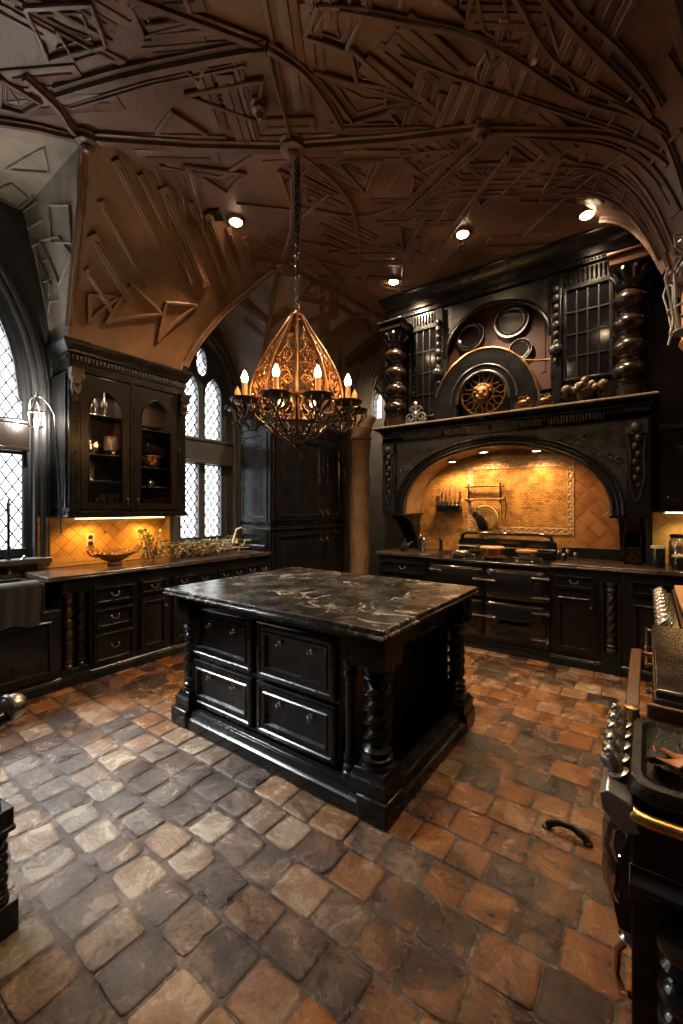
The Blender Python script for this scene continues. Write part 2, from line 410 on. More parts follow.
def build_ceiling():
    xs = []; x = -5.14
    while x < -3.36: xs.append(x); x += .03
    while x < XR+.04: xs.append(x); x += .06
    ys = [YF+i*.04 for i in range(int((YA-YF)/.04)+2)]
    V = [(x, y, zc(x,y)) for y in ys for x in xs]; n = len(xs)
    F = [(j*n+i, j*n+i+1, (j+1)*n+i+1, (j+1)*n+i) for j in range(len(ys)-1) for i in range(n-1)]
    mb = MB(); mb.add(V, F)
    o = mb.build('vault_surface', CEILM, ceil, angle=50)
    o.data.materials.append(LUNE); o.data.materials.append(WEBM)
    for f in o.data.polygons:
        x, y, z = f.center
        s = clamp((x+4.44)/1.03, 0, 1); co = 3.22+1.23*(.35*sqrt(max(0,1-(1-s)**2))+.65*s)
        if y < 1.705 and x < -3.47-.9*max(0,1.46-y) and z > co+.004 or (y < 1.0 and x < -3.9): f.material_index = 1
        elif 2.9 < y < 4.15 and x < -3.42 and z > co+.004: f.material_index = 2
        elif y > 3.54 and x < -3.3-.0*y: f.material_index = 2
build_ceiling()
def resample(pts, step):
    out = []
    for i in range(len(pts)-1):
        a, b = pts[i], pts[i+1]; d = hypot(b[0]-a[0], b[1]-a[1]); k = max(1, int(d/step))
        for j in range(k): out.append((a[0]+(b[0]-a[0])*j/k, a[1]+(b[1]-a[1])*j/k))
    out.append(pts[-1]); return out
def smoothp(pts):
    """Catmull-Rom through plan points"""
    if len(pts) < 3: return pts
    P = [pts[0]]+list(pts)+[pts[-1]]; out = []
    for i in range(1, len(P)-2):
        for k in range(6):
            t = k/6; q = []
            for c in (0,1):
                a, b, d, e = P[i-1][c], P[i][c], P[i+1][c], P[i+2][c]
                q.append(.5*((2*b)+(d-a)*t+(2*a-5*b+4*d-e)*t*t+(-a+3*b-3*d+e)*t**3))
            out.append(tuple(q))
    out.append(pts[-1]); return out
def rib(mb, pts, w, h, curve=False, prof=None, closed=False):
    if curve: pts = smoothp(pts)
    if closed: pts = list(pts)+[pts[0]]
    pts = resample(pts, .06)
    sec = prof or [(-w/2,-.012),(-w/2,h*.45),(-w*.28,h*.55),(-w*.22,h),(w*.22,h),(w*.28,h*.55),(w/2,h*.45),(w/2,-.012)]
    rings = []
    for i, p in enumerate(pts):
        a = pts[max(0,i-1)]; b = pts[min(len(pts)-1,i+1)]
        A = Vector((a[0],a[1],zc(*a))); B = Vector((b[0],b[1],zc(*b))); t = (B-A)
        if t.length < 1e-6: continue
        t.normalize(); n = ceil_n(*p); n = (n - t*n.dot(t)).normalized(); s = t.cross(n)
        P = Vector((p[0],p[1],zc(*p)))
        rings.append([tuple(P + s*u + n*v) for u, v in sec])
    if len(rings) > 1: mb.loft(rings)
def flat_sec(w, h): return [(-w/2,-.012),(-w/2,h*.8),(-w/2+.006,h),(w/2-.006,h),(w/2,h*.8),(w/2,-.012)]
MAIN = [  # main ribs: plan polyline, width, drop, curved
 ([(-3.45,1.46),(-2.86,1.97),(-2.3,2.40)], .10,.06,0), ([(-2.2,2.45),(-1.59,2.82),(-.98,3.14)], .09,.065,0),
 ([(-3.25,1.18),(-2.85,1.34),(-2.52,1.49),(-2.09,1.7),(-1.89,1.81)], .085,.07,1),
 ([(-3.3,1.28),(-2.69,1.52),(-2.08,1.81)], .035,.03,0),
 ([(-1.88,1.81),(-2.03,2.06),(-2.21,2.39)], .03,.05,0), ([(-1.88,1.81),(-1.80,2.04),(-1.80,2.31),(-1.84,2.52)], .06,.06,1),
 ([(-3.29,1.0),(-3.35,1.2),(-3.45,1.33),(-3.48,1.45)], .07,.06,1), ([(-3.9,.95),(-3.68,1.19),(-3.58,1.33),(-3.48,1.45)], .06,.05,1),
 ([(-3.47,1.465),(-3.82,1.55),(-4.2,1.64),(-4.42,1.695)], .05,.05,0),
 ([(-4.43,2.935),(-4.05,3.16),(-3.7,3.37),(-3.42,3.53)], .06,.05,0), ([(-4.43,4.125),(-4.05,3.90),(-3.7,3.69),(-3.42,3.53)], .06,.05,0),
 ([(-3.42,3.53),(-2.95,3.2),(-2.24,2.45)], .06,.045,0), ([(-3.42,3.53),(-3.3,4.4),(-3.2,5.4)], .06,.05,0),
 ([(-.89,3.23),(-1.29,3.39),(-1.85,3.63)], .06,.06,0), ([(-1.03,3.17),(-1.45,3.35),(-1.96,3.59)], .05,.05,0),
 ([(-.95,3.19),(-.42,3.58),(-.09,3.82),(.14,3.95)], .06,.06,1), ([(-.9,3.28),(-.5,3.62),(-.2,3.86),(.1,4.06)], .04,.04,1),
 ([(-1.41,1.92),(-1.16,2.17),(-.77,2.61),(-.34,3.37),(.1,3.8)], .05,.045,1),
 ([(-1.25,2.34),(-.91,2.81),(-.5,3.35),(-.28,3.62),(.0,3.88)], .04,.035,1),
 ([(-.5,2.3),(-.44,2.59),(-.2,3.17),(.03,3.68)], .06,.05,1), ([(-.37,2.4),(-.33,2.68),(-.13,3.11),(.08,3.65)], .045,.045,1),
 ([(-.62,2.3),(-.58,2.5),(-.45,2.98),(-.02,3.7)], .04,.04,1), ([(.02,2.4),(.1,2.9),(.22,3.5)], .07,.06,1),
 ([(-.62,4.2),(-.2,4.33),(.12,4.4)], .05,.05,0), ([(-.6,3.85),(-.15,4.12),(.16,4.28)], .045,.045,0), ([(-.2,3.45),(.12,3.85),(.28,4.12)], .05,.05,0), ([(.1,3.3),(.3,3.8),(.38,4.1)], .05,.05,0), ([(-.35,4.72),(.0,4.62),(.15,4.56)], .05,.05,0),
 ([(-2.24,2.45),(-2.22,3.19),(-2.76,4.22),(-3.2,5.2)], .045,.04,1), ([(-1.84,2.52),(-1.3,2.9)], .04,.035,0),
 ([(-2.5,.9),(-1.9,1.35),(-1.2,1.75),(-.4,1.95),(.5,2.0)], .09,.07,1), ([(-3.2,.3),(-2.5,.9),(-1.89,1.81)], .07,.05,0),
]
FINE = [  # raised frames and lines traced on the vault
 ([(-.1,3.85),(-.02,3.72),(.1,3.62)], .025,.03,0), ([(-.25,3.7),(-.15,3.55),(.0,3.45)], .025,.03,0), ([(.02,3.98),(.1,3.88),(.2,3.8)], .025,.03,0), ([(-.38,3.55),(-.28,3.4)], .02,.025,0), ([(-.12,4.15),(-.16,4.3),(-.12,4.42)], .025,.03,0), ([(-.3,4.08),(-.36,4.25),(-.3,4.4)], .025,.03,0),
 ([(-.76,2.30),(-.78,2.5),(-.74,2.61),(-.87,2.69),(-.91,2.79),(-.88,2.91)], .022,.025,1), ([(-.64,2.4),(-.67,2.64),(-.72,2.78),(-.75,3.02)], .018,.02,1),
 ([(-.47,2.6),(-.44,2.95),(-.40,3.23)], .02,.025,1), ([(-1.27,4.06),(-.66,3.67)], .03,.025,0), ([(-1.08,4.7),(-.12,3.9)], .03,.03,0),
 ([(-.83,4.25),(-.39,3.87)], .02,.02,0), ([(-1.55,4.05),(-.89,3.51)], .04,.03,0), ([(-1.75,4.3),(-1.15,3.75)], .02,.02,0),
 ([(-3.27,1.94),(-2.96,2.3),(-2.48,2.33)], .03,.025,0),
 ([(-2.64,2.97),(-2.26,3.41),(-1.77,3.52)], .03,.03,1), ([(-2.98,3.36),(-2.65,3.81),(-2.34,3.93)], .03,.025,0),
 ([(-1.95,2.6),(-1.6,3.1),(-1.9,3.3)], .025,.02,0), ([(-3.1,2.6),(-2.7,3.0),(-2.45,2.75)], .025,.02,0), ([(-3.0,1.75),(-2.75,1.72),(-2.7,1.98)], .03,.03,0),
 ([(-1.2,2.2),(-1.05,2.35),(-1.0,2.55)], .02,.025,1),
 ([(-3.9,4.2),(-3.6,4.6),(-3.9,5.0)], .03,.03,0), ([(-3.6,4.0),(-3.45,4.8),(-3.5,5.6)], .03,.03,0), ([(-2.9,4.3),(-2.6,4.9),(-2.3,4.4)], .025,.025,0),
 ([(-2.2,4.0),(-1.9,4.6),(-1.6,4.4)], .025,.025,0), ([(-4.2,4.3),(-4.0,4.8),(-4.3,5.2)], .03,.03,1), ([(-2.0,4.2),(-1.3,3.6)], .025,.02,0),
]
FRAMES = [  # closed raised frames (coffers and triangles)
 [(-2.85,.87),(-2.53,1.08),(-2.68,1.23),(-3.06,1.06)], [(-1.5,1.84),(-1.66,1.91),(-1.51,2.12),(-1.28,2.01)], [(-2.35,1.21),(-2.44,1.34),(-2.13,1.48),(-2.05,1.33)],
 [(-2.56,1.7),(-2.06,1.94),(-2.3,2.13)], [(-1.75,2.1),(-1.28,2.7),(-1.75,2.55)], [(-1.48,2.12),(-1.38,2.5),(-1.56,2.32)],
 [(-3.45,.92),(-3.43,1.14),(-3.62,1.1),(-3.7,.98)], [(-2.5,2.55),(-2.32,3.0),(-2.8,3.1)], [(-2.05,2.75),(-1.75,2.95),(-2.05,3.2)], [(-1.6,3.0),(-1.15,3.25),(-1.55,3.25)],
 [(-3.1,2.05),(-2.75,2.4),(-3.05,2.45)], [(-2.0,3.75),(-1.7,3.75),(-2.2,4.2)], [(-.55,3.8),(-.35,4.05),(-.75,4.1)], [(-3.05,3.75),(-2.8,4.1),(-3.1,4.3)],
 [(-1.8,1.15),(-1.35,1.4),(-1.75,1.5)], [(-1.15,1.3),(-.6,1.45),(-.65,1.75),(-1.1,1.62)], [(-.25,2.15),(-.12,2.6),(.0,2.25)], [(-1.05,1.95),(-.7,2.2),(-.85,2.4)],
]
POCK = [  # carving in the pale lunette beside the big window
 [(-4.3,1.5),(-3.95,1.53),(-4.05,1.585),(-4.4,1.56)], [(-4.62,1.54),(-4.25,1.56),(-4.1,1.6),(-4.42,1.63)], [(-4.75,1.56),(-4.6,1.62),(-4.78,1.66)],
 [(-4.35,1.2),(-3.85,1.3),(-4.1,1.42)], [(-4.8,1.2),(-4.5,1.28),(-4.6,1.44),(-4.82,1.42)],
]
def build_carving():
    for i, (p, w, h, c) in enumerate(MAIN):
        mb = MB(); rib(mb, p, w, h, c); mb.build('rib', CEILR, ceil, angle=35)
    mb = MB()
    for p, w, h, c in FINE:
        if p[0][0] < -3.4: w *= 2.2; h *= .7
        rib(mb, p, w*1.1, h, c, flat_sec(w*1.1, h))
    mb.build('raised_strapwork', CEILM, ceil, angle=35)
    mb = MB()
    for p in FRAMES:
        rib(mb, p, .03, .03, False, flat_sec(.03,.032), True)
        cx = sum(q[0] for q in p)/len(p); cy = sum(q[1] for q in p)/len(p)
        q = [(cx+(a-cx)*.62, cy+(b-cy)*.62) for a, b in p]
        rib(mb, q, .014, .016, False, flat_sec(.014,.016), True)
        rib(mb, [q[0], (cx,cy), q[len(q)//2]], .012, .012, False, flat_sec(.012,.012))
    mb.build('raised_frames', CEILM, ceil, angle=35)
    mb = MB()
    for p in POCK: rib(mb, p, .018, .022, False, flat_sec(.018,.022), True)
    for k in range(7):
        y0 = 1.64-.035*k
        rib(mb, [(-4.82,y0),(-4.5,y0+.01)], .012, .014, False, flat_sec(.012,.014))
    for k in range(6): rib(mb, [(-4.62+.1*k,3.0+.03*k),(-4.5+.1*k,3.15+.03*k)], .014, .014, False, flat_sec(.014,.014))
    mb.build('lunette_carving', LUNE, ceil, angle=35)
    # long slanting boards on the cove over the glass cabinet
    mb = MB()
    for (x, y, l, w, h) in ((-3.46,1.66,.75,.07,.035),(-3.45,1.86,.95,.05,.03),(-3.44,2.05,.9,.09,.04),(-3.42,2.32,.85,.05,.03),(-3.42,2.5,.6,.08,.035),(-3.42,2.75,.5,.05,.03),(-3.42,2.95,.35,.07,.03),
                            (-3.72,1.66,.7,.05,.03),(-3.92,1.68,.55,.08,.035),(-4.12,1.72,.35,.05,.03)):
        e = (x-.5*l, y+.86*l)
        rib(mb, [(x,y),e], w, h, False, flat_sec(w,h)); rib(mb, [(x-.03,y+.05),(e[0]+.03,e[1]-.05)], w*.35, h+.014, False, flat_sec(w*.35,h+.014))
    for p in ([(-4.36,2.0),(-4.1,2.12),(-4.2,2.5)], [(-4.36,2.55),(-4.12,2.5),(-4.05,2.82)], [(-4.38,1.85),(-4.25,1.80),(-4.2,2.05)]):
        rib(mb, p, .035, .03, False, flat_sec(.035,.03), True)
    mb.build('cove_boards', CEILM, ceil, angle=35)
    # overlapping boards in changing directions fill the fields between the ribs
    rnd = random.Random(3); placed = []; tries = 0
    mb = MB(); m2 = MB()
    while len(placed) < 46 and tries < 8000:
        tries += 1
        x, y = rnd.uniform(-4.35,.15), rnd.uniform(.5,5.9)
        if placed and min(hypot(x-a, y-b) for a, b in placed) < .42: continue
        if hypot(x-.5, y-4.45) < .6 or (y > 4.85 and x > XCH-.1): continue
        if x < -3.36 and y < 3.5: continue
        placed.append((x, y))
        a = rnd.choice([.6, .6+pi/2, 1.25, 2.3, .6]) + rnd.uniform(-.06,.06)
        P = lambda u, v: (clamp(x+u*cos(a)-v*sin(a), -4.8, .3), clamp(y+u*sin(a)+v*cos(a), .2, 6.05 if x < XCH-.3 else 5.3))
        v = -rnd.uniform(.12,.2)
        while v < .2:
            wd = rnd.choice([.03,.06,.09,.12] if x > -3.35 else [.08,.11,.14]); l = rnd.uniform(.18,.4); o = rnd.uniform(-.06,.06); h = rnd.uniform(.008,.026)
            rib(mb if rnd.random() < .6 else m2, [P(o-l,v+wd/2),P(o+l,v+wd/2)], wd, h, False, flat_sec(wd,h))
            if wd > .05 and x > -3.35: rib(m2, [P(o-l*.8,v+wd/2),P(o+l*.8,v+wd/2)], .012, h+.01, False, flat_sec(.012,h+.01))
            v += wd+rnd.choice([.006,.03,.05])
            if x < -3.35 and v > .1: break
        if x > -3.35 and rnd.random() < .5: rib(m2, [P(-.1,.22),P(.12,.22),P(.0,.36)], .022, .03, False, flat_sec(.022,.032), True)
    mb.build('layered_boards', CEILM, ceil, angle=35); m2.build('narrow_strapwork', CEILR, ceil, angle=35)
    for (x, y, r) in ((-3.47,1.46,.085),(-2.235,2.43,.1),(-2.2,2.05,.055),(-3.42,3.53,.075),(-1.0,3.13,.06)):
        mb = MB(); z = zc(x,y)
        mb.lathe([(.001,-.13),(r*.35,-.125),(r*.55,-.1),(r*.5,-.085),(r*.95,-.07),(r,-.05),(r*.8,-.035),(r*1.1,-.02),(r*1.15,.02),(.001,.02)], (x,y,z), 20,
                 lambda q, zz, a: q*(1+.06*cos(8*a)))
        mb.build('boss', CEILR, ceil)
build_carving()

# ------------------------------------------------------------------ walls
def parch(hw, zs, n=14, k=2.0, yc=0):
    """pointed arch polyline, left springing to right springing: centre yc, half width hw, springing zs, radius k*hw"""
    R = k*hw; pts = []
    a1 = math.acos((R-hw)/R)
    for i in range(n+1):
        a = a1*i/n; pts.append((yc-(R*cos(a)-(R-hw)) , zs+R*sin(a)))
    return pts + [(2*yc-y, z) for y, z in reversed(pts[:-1])]
W1 = dict(yc=.50, hw=1.08, sill=1.12, zs=2.66, k=1.94)
W2 = dict(yc=3.57, hw=.47, sill=1.15, zs=3.05, k=2.2)
def opening(w, d=0):
    a = parch(w['hw']+d, w['zs'], 14, (w['k']*w['hw']+d)/(w['hw']+d), w['yc'])
    return [(w['yc']-w['hw']-d, w['sill']-d)] + a + [(w['yc']+w['hw']+d, w['sill']-d)]
def wall_left():
    mb = MB()
    mb.plate([(YF,0),(YA+.0,0),(YA+.0,4.62),(YF,4.62)], [opening(W1), opening(W2)], lambda u, v, d: (d,u,v), XL, XL-.3)
    struct(mb.build('wall_left', WALLM, angle=30))
wall_left()
def oth_walls():
    struct(MB().box(XCH,XR+.3,YB,YB+.3,0,4.62).build('wall_back', WALLD))
    # the arch to the passage beside the chimney breast
    mb = MB(); a = parch(.36, 3.1, 12, 2.1, -3.84)
    mb.plate([(XL-1.2,0),(-4.2,0)]+a+[(-3.48,0),(XCH+.02,0),(XCH+.02,4.62),(XL-1.2,4.62)], [], lambda u, v, d: (u,d,v), YA, YA+.3)
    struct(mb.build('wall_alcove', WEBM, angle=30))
    struct(MB().box(XCH,XCH+.3,YB+.3,YA+.3,0,4.62).build('wall_return', WALLD))
    struct(MB().box(XR,XR+.2,YF-.2,YB,0,4.62).build('wall_right', WALLM))
    struct(MB().box(XL-.3,XR+.2,YF-.2,YF,0,4.62).build('wall_front', WALLM))
    # passage
    wy, wz = -4.48, 3.42
    mb = MB(); a = parch(.11, 3.8, 8, 2.2, wy)
    mb.plate([(XL-1.0,0),(XCH+.3,0),(XCH+.3,4.62),(XL-1.0,4.62)], [[(wy-.11,wz)]+a+[(wy+.11,wz)]], lambda u, v, d: (u,d,v), 7.4, 7.6)
    struct(mb.build('wall_passage', WALLM, angle=30))
    struct(MB().box(XL-1.2,XL-1.0,YA+.3,7.6,0,4.62).build('wall_passage_side', WALLM))
    struct(MB().box(XCH+.3,XCH+.5,YA+.3,7.6,0,4.62).build('wall_passage_end', WALLM))
    struct(MB().box(XL-1.2,XCH+.5,YA+.3,7.6,4.62,4.72).build('ceiling_passage', CEILM))
oth_walls()
def roll(mb, pts, r, fn, seg=8): mb.tube([fn(*p) for p in pts], r, seg)

def lattice(mb, poly, fn, pitch_u=.10, pitch_v=.155, r=.0066):
    xs = [p[0] for p in poly]; zs = [p[1] for p in poly]
    x0, x1, z0, z1 = min(xs), max(xs), min(zs), max(zs)
    sl = pitch_v/pitch_u
    for sgn in (1,-1):
        k0 = int((z0 - sl*(x1-x0))/pitch_v)-2
        k1 = int((z1 + sl*(x1-x0))/pitch_v)+2
        for k in range(k0, k1):
            c = k*pitch_v + .03
            ts = []
            n = len(poly)
            for i in range(n):
                a, b = poly[i], poly[(i+1) % n]
                fa = a[1]-sgn*sl*(a[0]-x0)-c; fb = b[1]-sgn*sl*(b[0]-x0)-c
                if (fa > 0) != (fb > 0):
                    t = fa/(fa-fb); ts.append((a[0]+(b[0]-a[0])*t, a[1]+(b[1]-a[1])*t))
            ts.sort()
            for j in range(0, len(ts)-1, 2):
                if hypot(ts[j][0]-ts[j+1][0], ts[j][1]-ts[j+1][1]) > .02:
                    mb.tube([fn(*ts[j]), fn(*ts[j+1])], r, 4)
def clip_arch(w, d, u0, u1, z0):
    """a light between u0 and u1, from z0 up to the arch inset by d"""
    R = w['k']*w['hw']-d; hw = w['hw']-d
    def top(u):
        t = abs(u-w['yc']); return w['zs'] + sqrt(max(0, R*R-(t+R-hw)**2))
    n = 10
    return [(u0,z0),(u1,z0)] + [(u1+(u0-u1)*i/n, top(u1+(u0-u1)*i/n)) for i in range(n+1)]
def make_window(name, w, lights, xg, label):
    win = sempty(name)
    fn = lambda u, v, d=0: (XL+d, u, v)
    mb = MB(); mb.plate(opening(w, -.004), lights, lambda u, v, d: (d,u,v), xg+.05, xg-.05)
    struct(mb.build('frame', FRAMEM, win, angle=30))
    for h in lights:
        g = MB(); cx = sum(p[0] for p in h)/len(h); cz = sum(p[1] for p in h)/len(h)
        e = [(cx+(a-cx)*1.02, cz+(b-cz)*1.01) for a, b in h]
        g.plate(e, [], lambda u, v, d: (d,u,v), xg-.006, xg-.012); go = struct(g.build('pane', WGLASS, win))
        m = MB(); lattice(m, h, lambda u, v: (xg+.002, u, v), r=.0066 if name == 'window_1' else .0095); m.build('lattice', LEAD, go)
        m = MB(); m.tube([(xg+.05,a,b) for a, b in h], .014, 6, closed=True); m.build('bead', FRAMEM, go)
    mb = MB()
    a = opening(w, 0)[1:-1]
    for d, r, x in ((-.05,.028,-.17),(.0,.03,-.02),(.055,.035,.015),(.09,.015,.02)):
        p = opening(w, d); roll(mb, [p[0]]+p[1:-1]+[p[-1]], r, lambda u, v: (XL+x, u, v))
    struct(mb.build('arch_moulding', FRAMEM, win))
    mb = MB(); mb.box(XL-.28,XL+.10,w['yc']-w['hw']-.1,w['yc']+w['hw']+.1,w['sill']-.06,w['sill'])
    struct(mb.build('window_sill', FRAMEM, win, bevel=.012))
    return win
def lancet(yc, hw, z0, zs, k=2.1): return [(yc-hw,z0),(yc+hw,z0)] + [(p[0],p[1]) for p in reversed(parch(hw, zs, 8, k, yc))]
def vesica(yc, zc_, hw, hh, n=8):
    return [(yc+hw*sin(2*pi*i/(2*n))*1.0, zc_+hh*cos(2*pi*i/(2*n))) for i in range(2*n)]
ls = []
for i in range(4):
    u0 = -.49+.525*i; u1 = u0+.45
    ls.append([(u0,1.2),(u1,1.2),(u1,2.13),(u0,2.13)]); ls.append(clip_arch(W1, .10, u0, u1, 2.47))
w1 = make_window('window_1', W1, ls, XL-.2, '')
mb = MB(); mb.box(XL-.22,XL-.04,-.57,1.53,2.18,2.42); mb.box(XL-.22,XL-.02,-.57,1.53,2.15,2.19); mb.box(XL-.22,XL-.02,-.57,1.53,2.41,2.45)
struct(mb.build('transom', BRWN, w1, bevel=.01))
w2 = make_window('window_2', W2, [
    [(3.235,1.2),(3.53,1.2),(3.53,2.2),(3.235,2.2)], [(3.61,1.2),(3.905,1.2),(3.905,2.2),(3.61,2.2)],
    lancet(3.383,.147,2.57,3.18), lancet(3.757,.147,2.57,3.18), vesica(3.57,3.62,.095,.2)], XL-.2, '')
mb = MB(); mb.box(XL-.22,XL-.06,3.11,4.03,2.24,2.52); mb.box(XL-.22,XL-.04,3.11,4.03,2.21,2.25); mb.box(XL-.22,XL-.04,3.11,4.03,2.51,2.55)
struct(mb.build('transom', FRAMEM, w2, bevel=.008))
# passage window
w3 = sempty('window_3'); wy = -4.48
poly = lancet(wy, .095, 3.45, 3.8)
mb = MB(); mb.plate([(wy-.108,3.425)]+parch(.108,3.8,8,2.2,wy)+[(wy+.108,3.425)], [poly], lambda u, v, d: (u,d,v), 7.45, 7.51); struct(mb.build('frame', FRAMEM, w3))
mb = MB(); mb.plate(poly, [], lambda u, v, d: (u,d,v), 7.475, 7.48); struct(mb.build('pane', WGLASS, w3))
mb = MB()
for z in (3.58,3.71,3.85): mb.box(wy-.1,wy+.1,7.46,7.472,z-.006,z+.006)
mb.box(wy-.006,wy+.006,7.46,7.472,3.45,3.98); struct(mb.build('lattice', LEAD, w3))

# alcove arch moulding, engaged column, vaulting shaft
tr = sempty('trim_1')
mb = MB(); a = parch(.36, 3.1, 14, 2.1, -3.84)
for d, r, y in ((.04,.03,YA-.01),(.11,.035,YA-.02),(.17,.018,YA-.01),(-.03,.03,YA+.14)):
    p = [(-3.84-(.36+d),0 if d < 0 else .0)]+parch(.36+d, 3.1, 14, (2.1*.36+d)/(.36+d), -3.84)+[(-3.84+.36+d,.0)]
    if d > 0: p = p[1:-1]; 
    roll(mb, p, r, lambda u, v: (u,y,v))
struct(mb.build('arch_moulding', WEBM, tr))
mb = MB()
for k in range(9):   # fan of thin ribs over the column
    t = k/8; top = (-4.25+.9*t, 6.07-.10*sin(pi*t), 3.9+.42*sin(pi*(.1+.75*t)))
    mb.tube([(-3.96+.12*t,5.95,3.1), ((-3.90+top[0])/2, 5.96, (3.1+top[2])/2+.14), top], [.022,.02,.016], 6)
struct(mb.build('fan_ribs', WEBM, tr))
tr = sempty('trim_2', (-3.90,5.93,0))
mb = MB(); mb.lathe([(.001,0),(.22,0),(.22,.2),(.19,.24),(.17,.3),(.15,.36),(.15,2.75),(.001,2.75)], seg=32, mod=lambda r, z, a: r*(1+(.035*sin(6*a+9*z)+.02*sin(8*a-14*z) if .4 < z < 2.7 or .36 <= z else 0)))
# dense shaft so that the spiral carving shows
mb = MB(); prof = [(.001,0),(.22,0),(.22,.2),(.19,.24),(.17,.3)] + [(.15,.36+.03*i) for i in range(80)] + [(.001,2.76)]
mb.lathe(prof, seg=36, mod=lambda r, z, a: r*(1+(.05*sin(4*a+9*z)+.03*sin(9*a-16*z)) if .36 <= z <= 2.75 else r))
struct(mb.build('shaft', PLAS, tr))
mb = MB(); mb.lathe([(.001,2.74),(.17,2.74),(.185,2.77),(.17,2.8),(.16,2.83),(.185,2.9),(.2,2.93),(.19,2.96),(.2,3.0),(.25,3.08),(.25,3.12),(.001,3.12)], seg=28); struct(mb.build('capital', PLAS, tr))
tr = sempty('trim_3', (.5,4.45,0))
mb = MB(); mb.lathe([(.001,2.5),(.03,2.5),(.07,2.56),(.06,2.6),(.16,2.72),(.15,2.76),(.27,2.92),(.29,2.95),(.27,2.99),(.27,3.85),(.25,3.87),(.001,3.87)], seg=28)
mb2 = MB(); mb2.v = [(min(v[0], XR-.5-.002), v[1], v[2]) for v in mb.v]; mb2.f = mb.f
struct(mb2.build('vaulting_shaft', TERRA, tr))
# tiled splashbacks
struct(MB().box(-.80,-.22,YB-.03,YB-.013,1.032,1.15).build('trim_13', ENAM, bevel=.004))
struct(MB().box(XL+.001,XL+.012,1.58,3.0,1.002,1.515).build('trim_4', DIAGL))
mb = MB(); mb.box(XL+.001,XL+.02,1.58,3.0,1.002,1.09); struct(mb.build('trim_5', tilemat('ochre_border_tile', (.4,.2,.055),(.5,.27,.08),(.52,.3,.11),(.2,.1,.04),.2,.086,rough=.35,plane='yz',msize=.004)))
struct(MB().box(.05,XR-.001,YB-.012,YB-.001,1.032,1.56).build('trim_6', tilemat('pale_ochre_tile', (.42,.27,.1),(.34,.2,.07),(.5,.34,.15),(.2,.12,.05),.13,.13,rot=pi/4,rough=.35,offset=0,msize=.004)))
# ------------------------------------------------------------------ joinery helpers (local frame: x to the right, front at y=0, body towards +y)
R90 = pi/2
def door_steps(t=.022, w=.055):
    return [(0,0),(0,-t),(w*.75,-t),(w*.85,-t-.006),(w,-t-.004),(w*1.12,-t*.35),(w*1.5,-t*.3),(w*1.9,-t*.75),(w*2.0,-t*.8)]
def drawer_steps(t=.022, w=.035):
    return [(0,0),(0,-t),(w*.5,-t),(w*.6,-t-.007),(w*.85,-t-.006),(w,-t*.4),(w*1.4,-t*.3)]
def knob_mb(mb, x, y, z, r=.013):
    M = Matrix.Rotation(pi/2, 3, 'X')    # local z -> -y
    mb.lathe([(.001,0),(r*.9,0),(r*.8,.003),(r*.35,.006),(r*.35,.014),(r*.8,.018),(r,.024),(r*.8,.031),(.001,.034)], (x,y,z), 12, M=M)
def bail_mb(mb, x, y, z, w=.07):
    for s in (-1,1): mb.ball((x+s*w/2,y-.008,z), .008, 8, 5)
    mb.tube([(x-w/2,y-.01,z),(x-w/2+.004,y-.018,z-.018),(x-w*.25,y-.022,z-.027),(x+w*.25,y-.022,z-.027),(x+w/2-.004,y-.018,z-.018),(x+w/2,y-.01,z)], .0035, 6)
BAL = [(0,.0),(1,.0),(1,.05),(.75,.07),(.95,.10),(.7,.13),(.62,.16)]
def turned(r, h, kind='plain', seg=20):
    """profile of a turned baluster of height h and max radius r, plus a modulator"""
    pr = [(.001,0),(r,0),(r,.045*h),(.8*r,.055*h),(.95*r,.08*h),(.95*r,.10*h),(.72*r,.12*h),(.85*r,.145*h),(.9*r,.17*h),(.7*r,.20*h),(.62*r,.22*h)]
    top = [(.62*r,.80*h),(.72*r,.82*h),(.62*r,.84*h),(.85*r,.86*h),(.95*r,.885*h),(.8*r,.91*h),(.72*r,.925*h),(.95*r,.95*h),(r,.96*h),(r,h),(.001,h)]
    if kind == 'plain': mid = [(.66*r,.3*h),(.66*r,.72*h)]
    elif kind == 'twist': mid = [(r*.74,(.24+.54*i/44)*h) for i in range(45)]
    else: mid = [(r*(.62+.33*sin(pi*((i % 8)/8))**.7), (.22+.58*i/32)*h) for i in range(33)]
    mod = None
    if kind == 'twist': mod = lambda q, z, a: q*(1+.15*cos(3*a-z/h*44)) if .235*h < z < .785*h else q
    return pr+mid+top, mod
def bal(mb, x, y, z, r, h, kind='plain', seg=20):
    p, m = turned(r, h, kind); mb.lathe(p, (x,y,z), 28 if kind == 'twist' else seg, m)

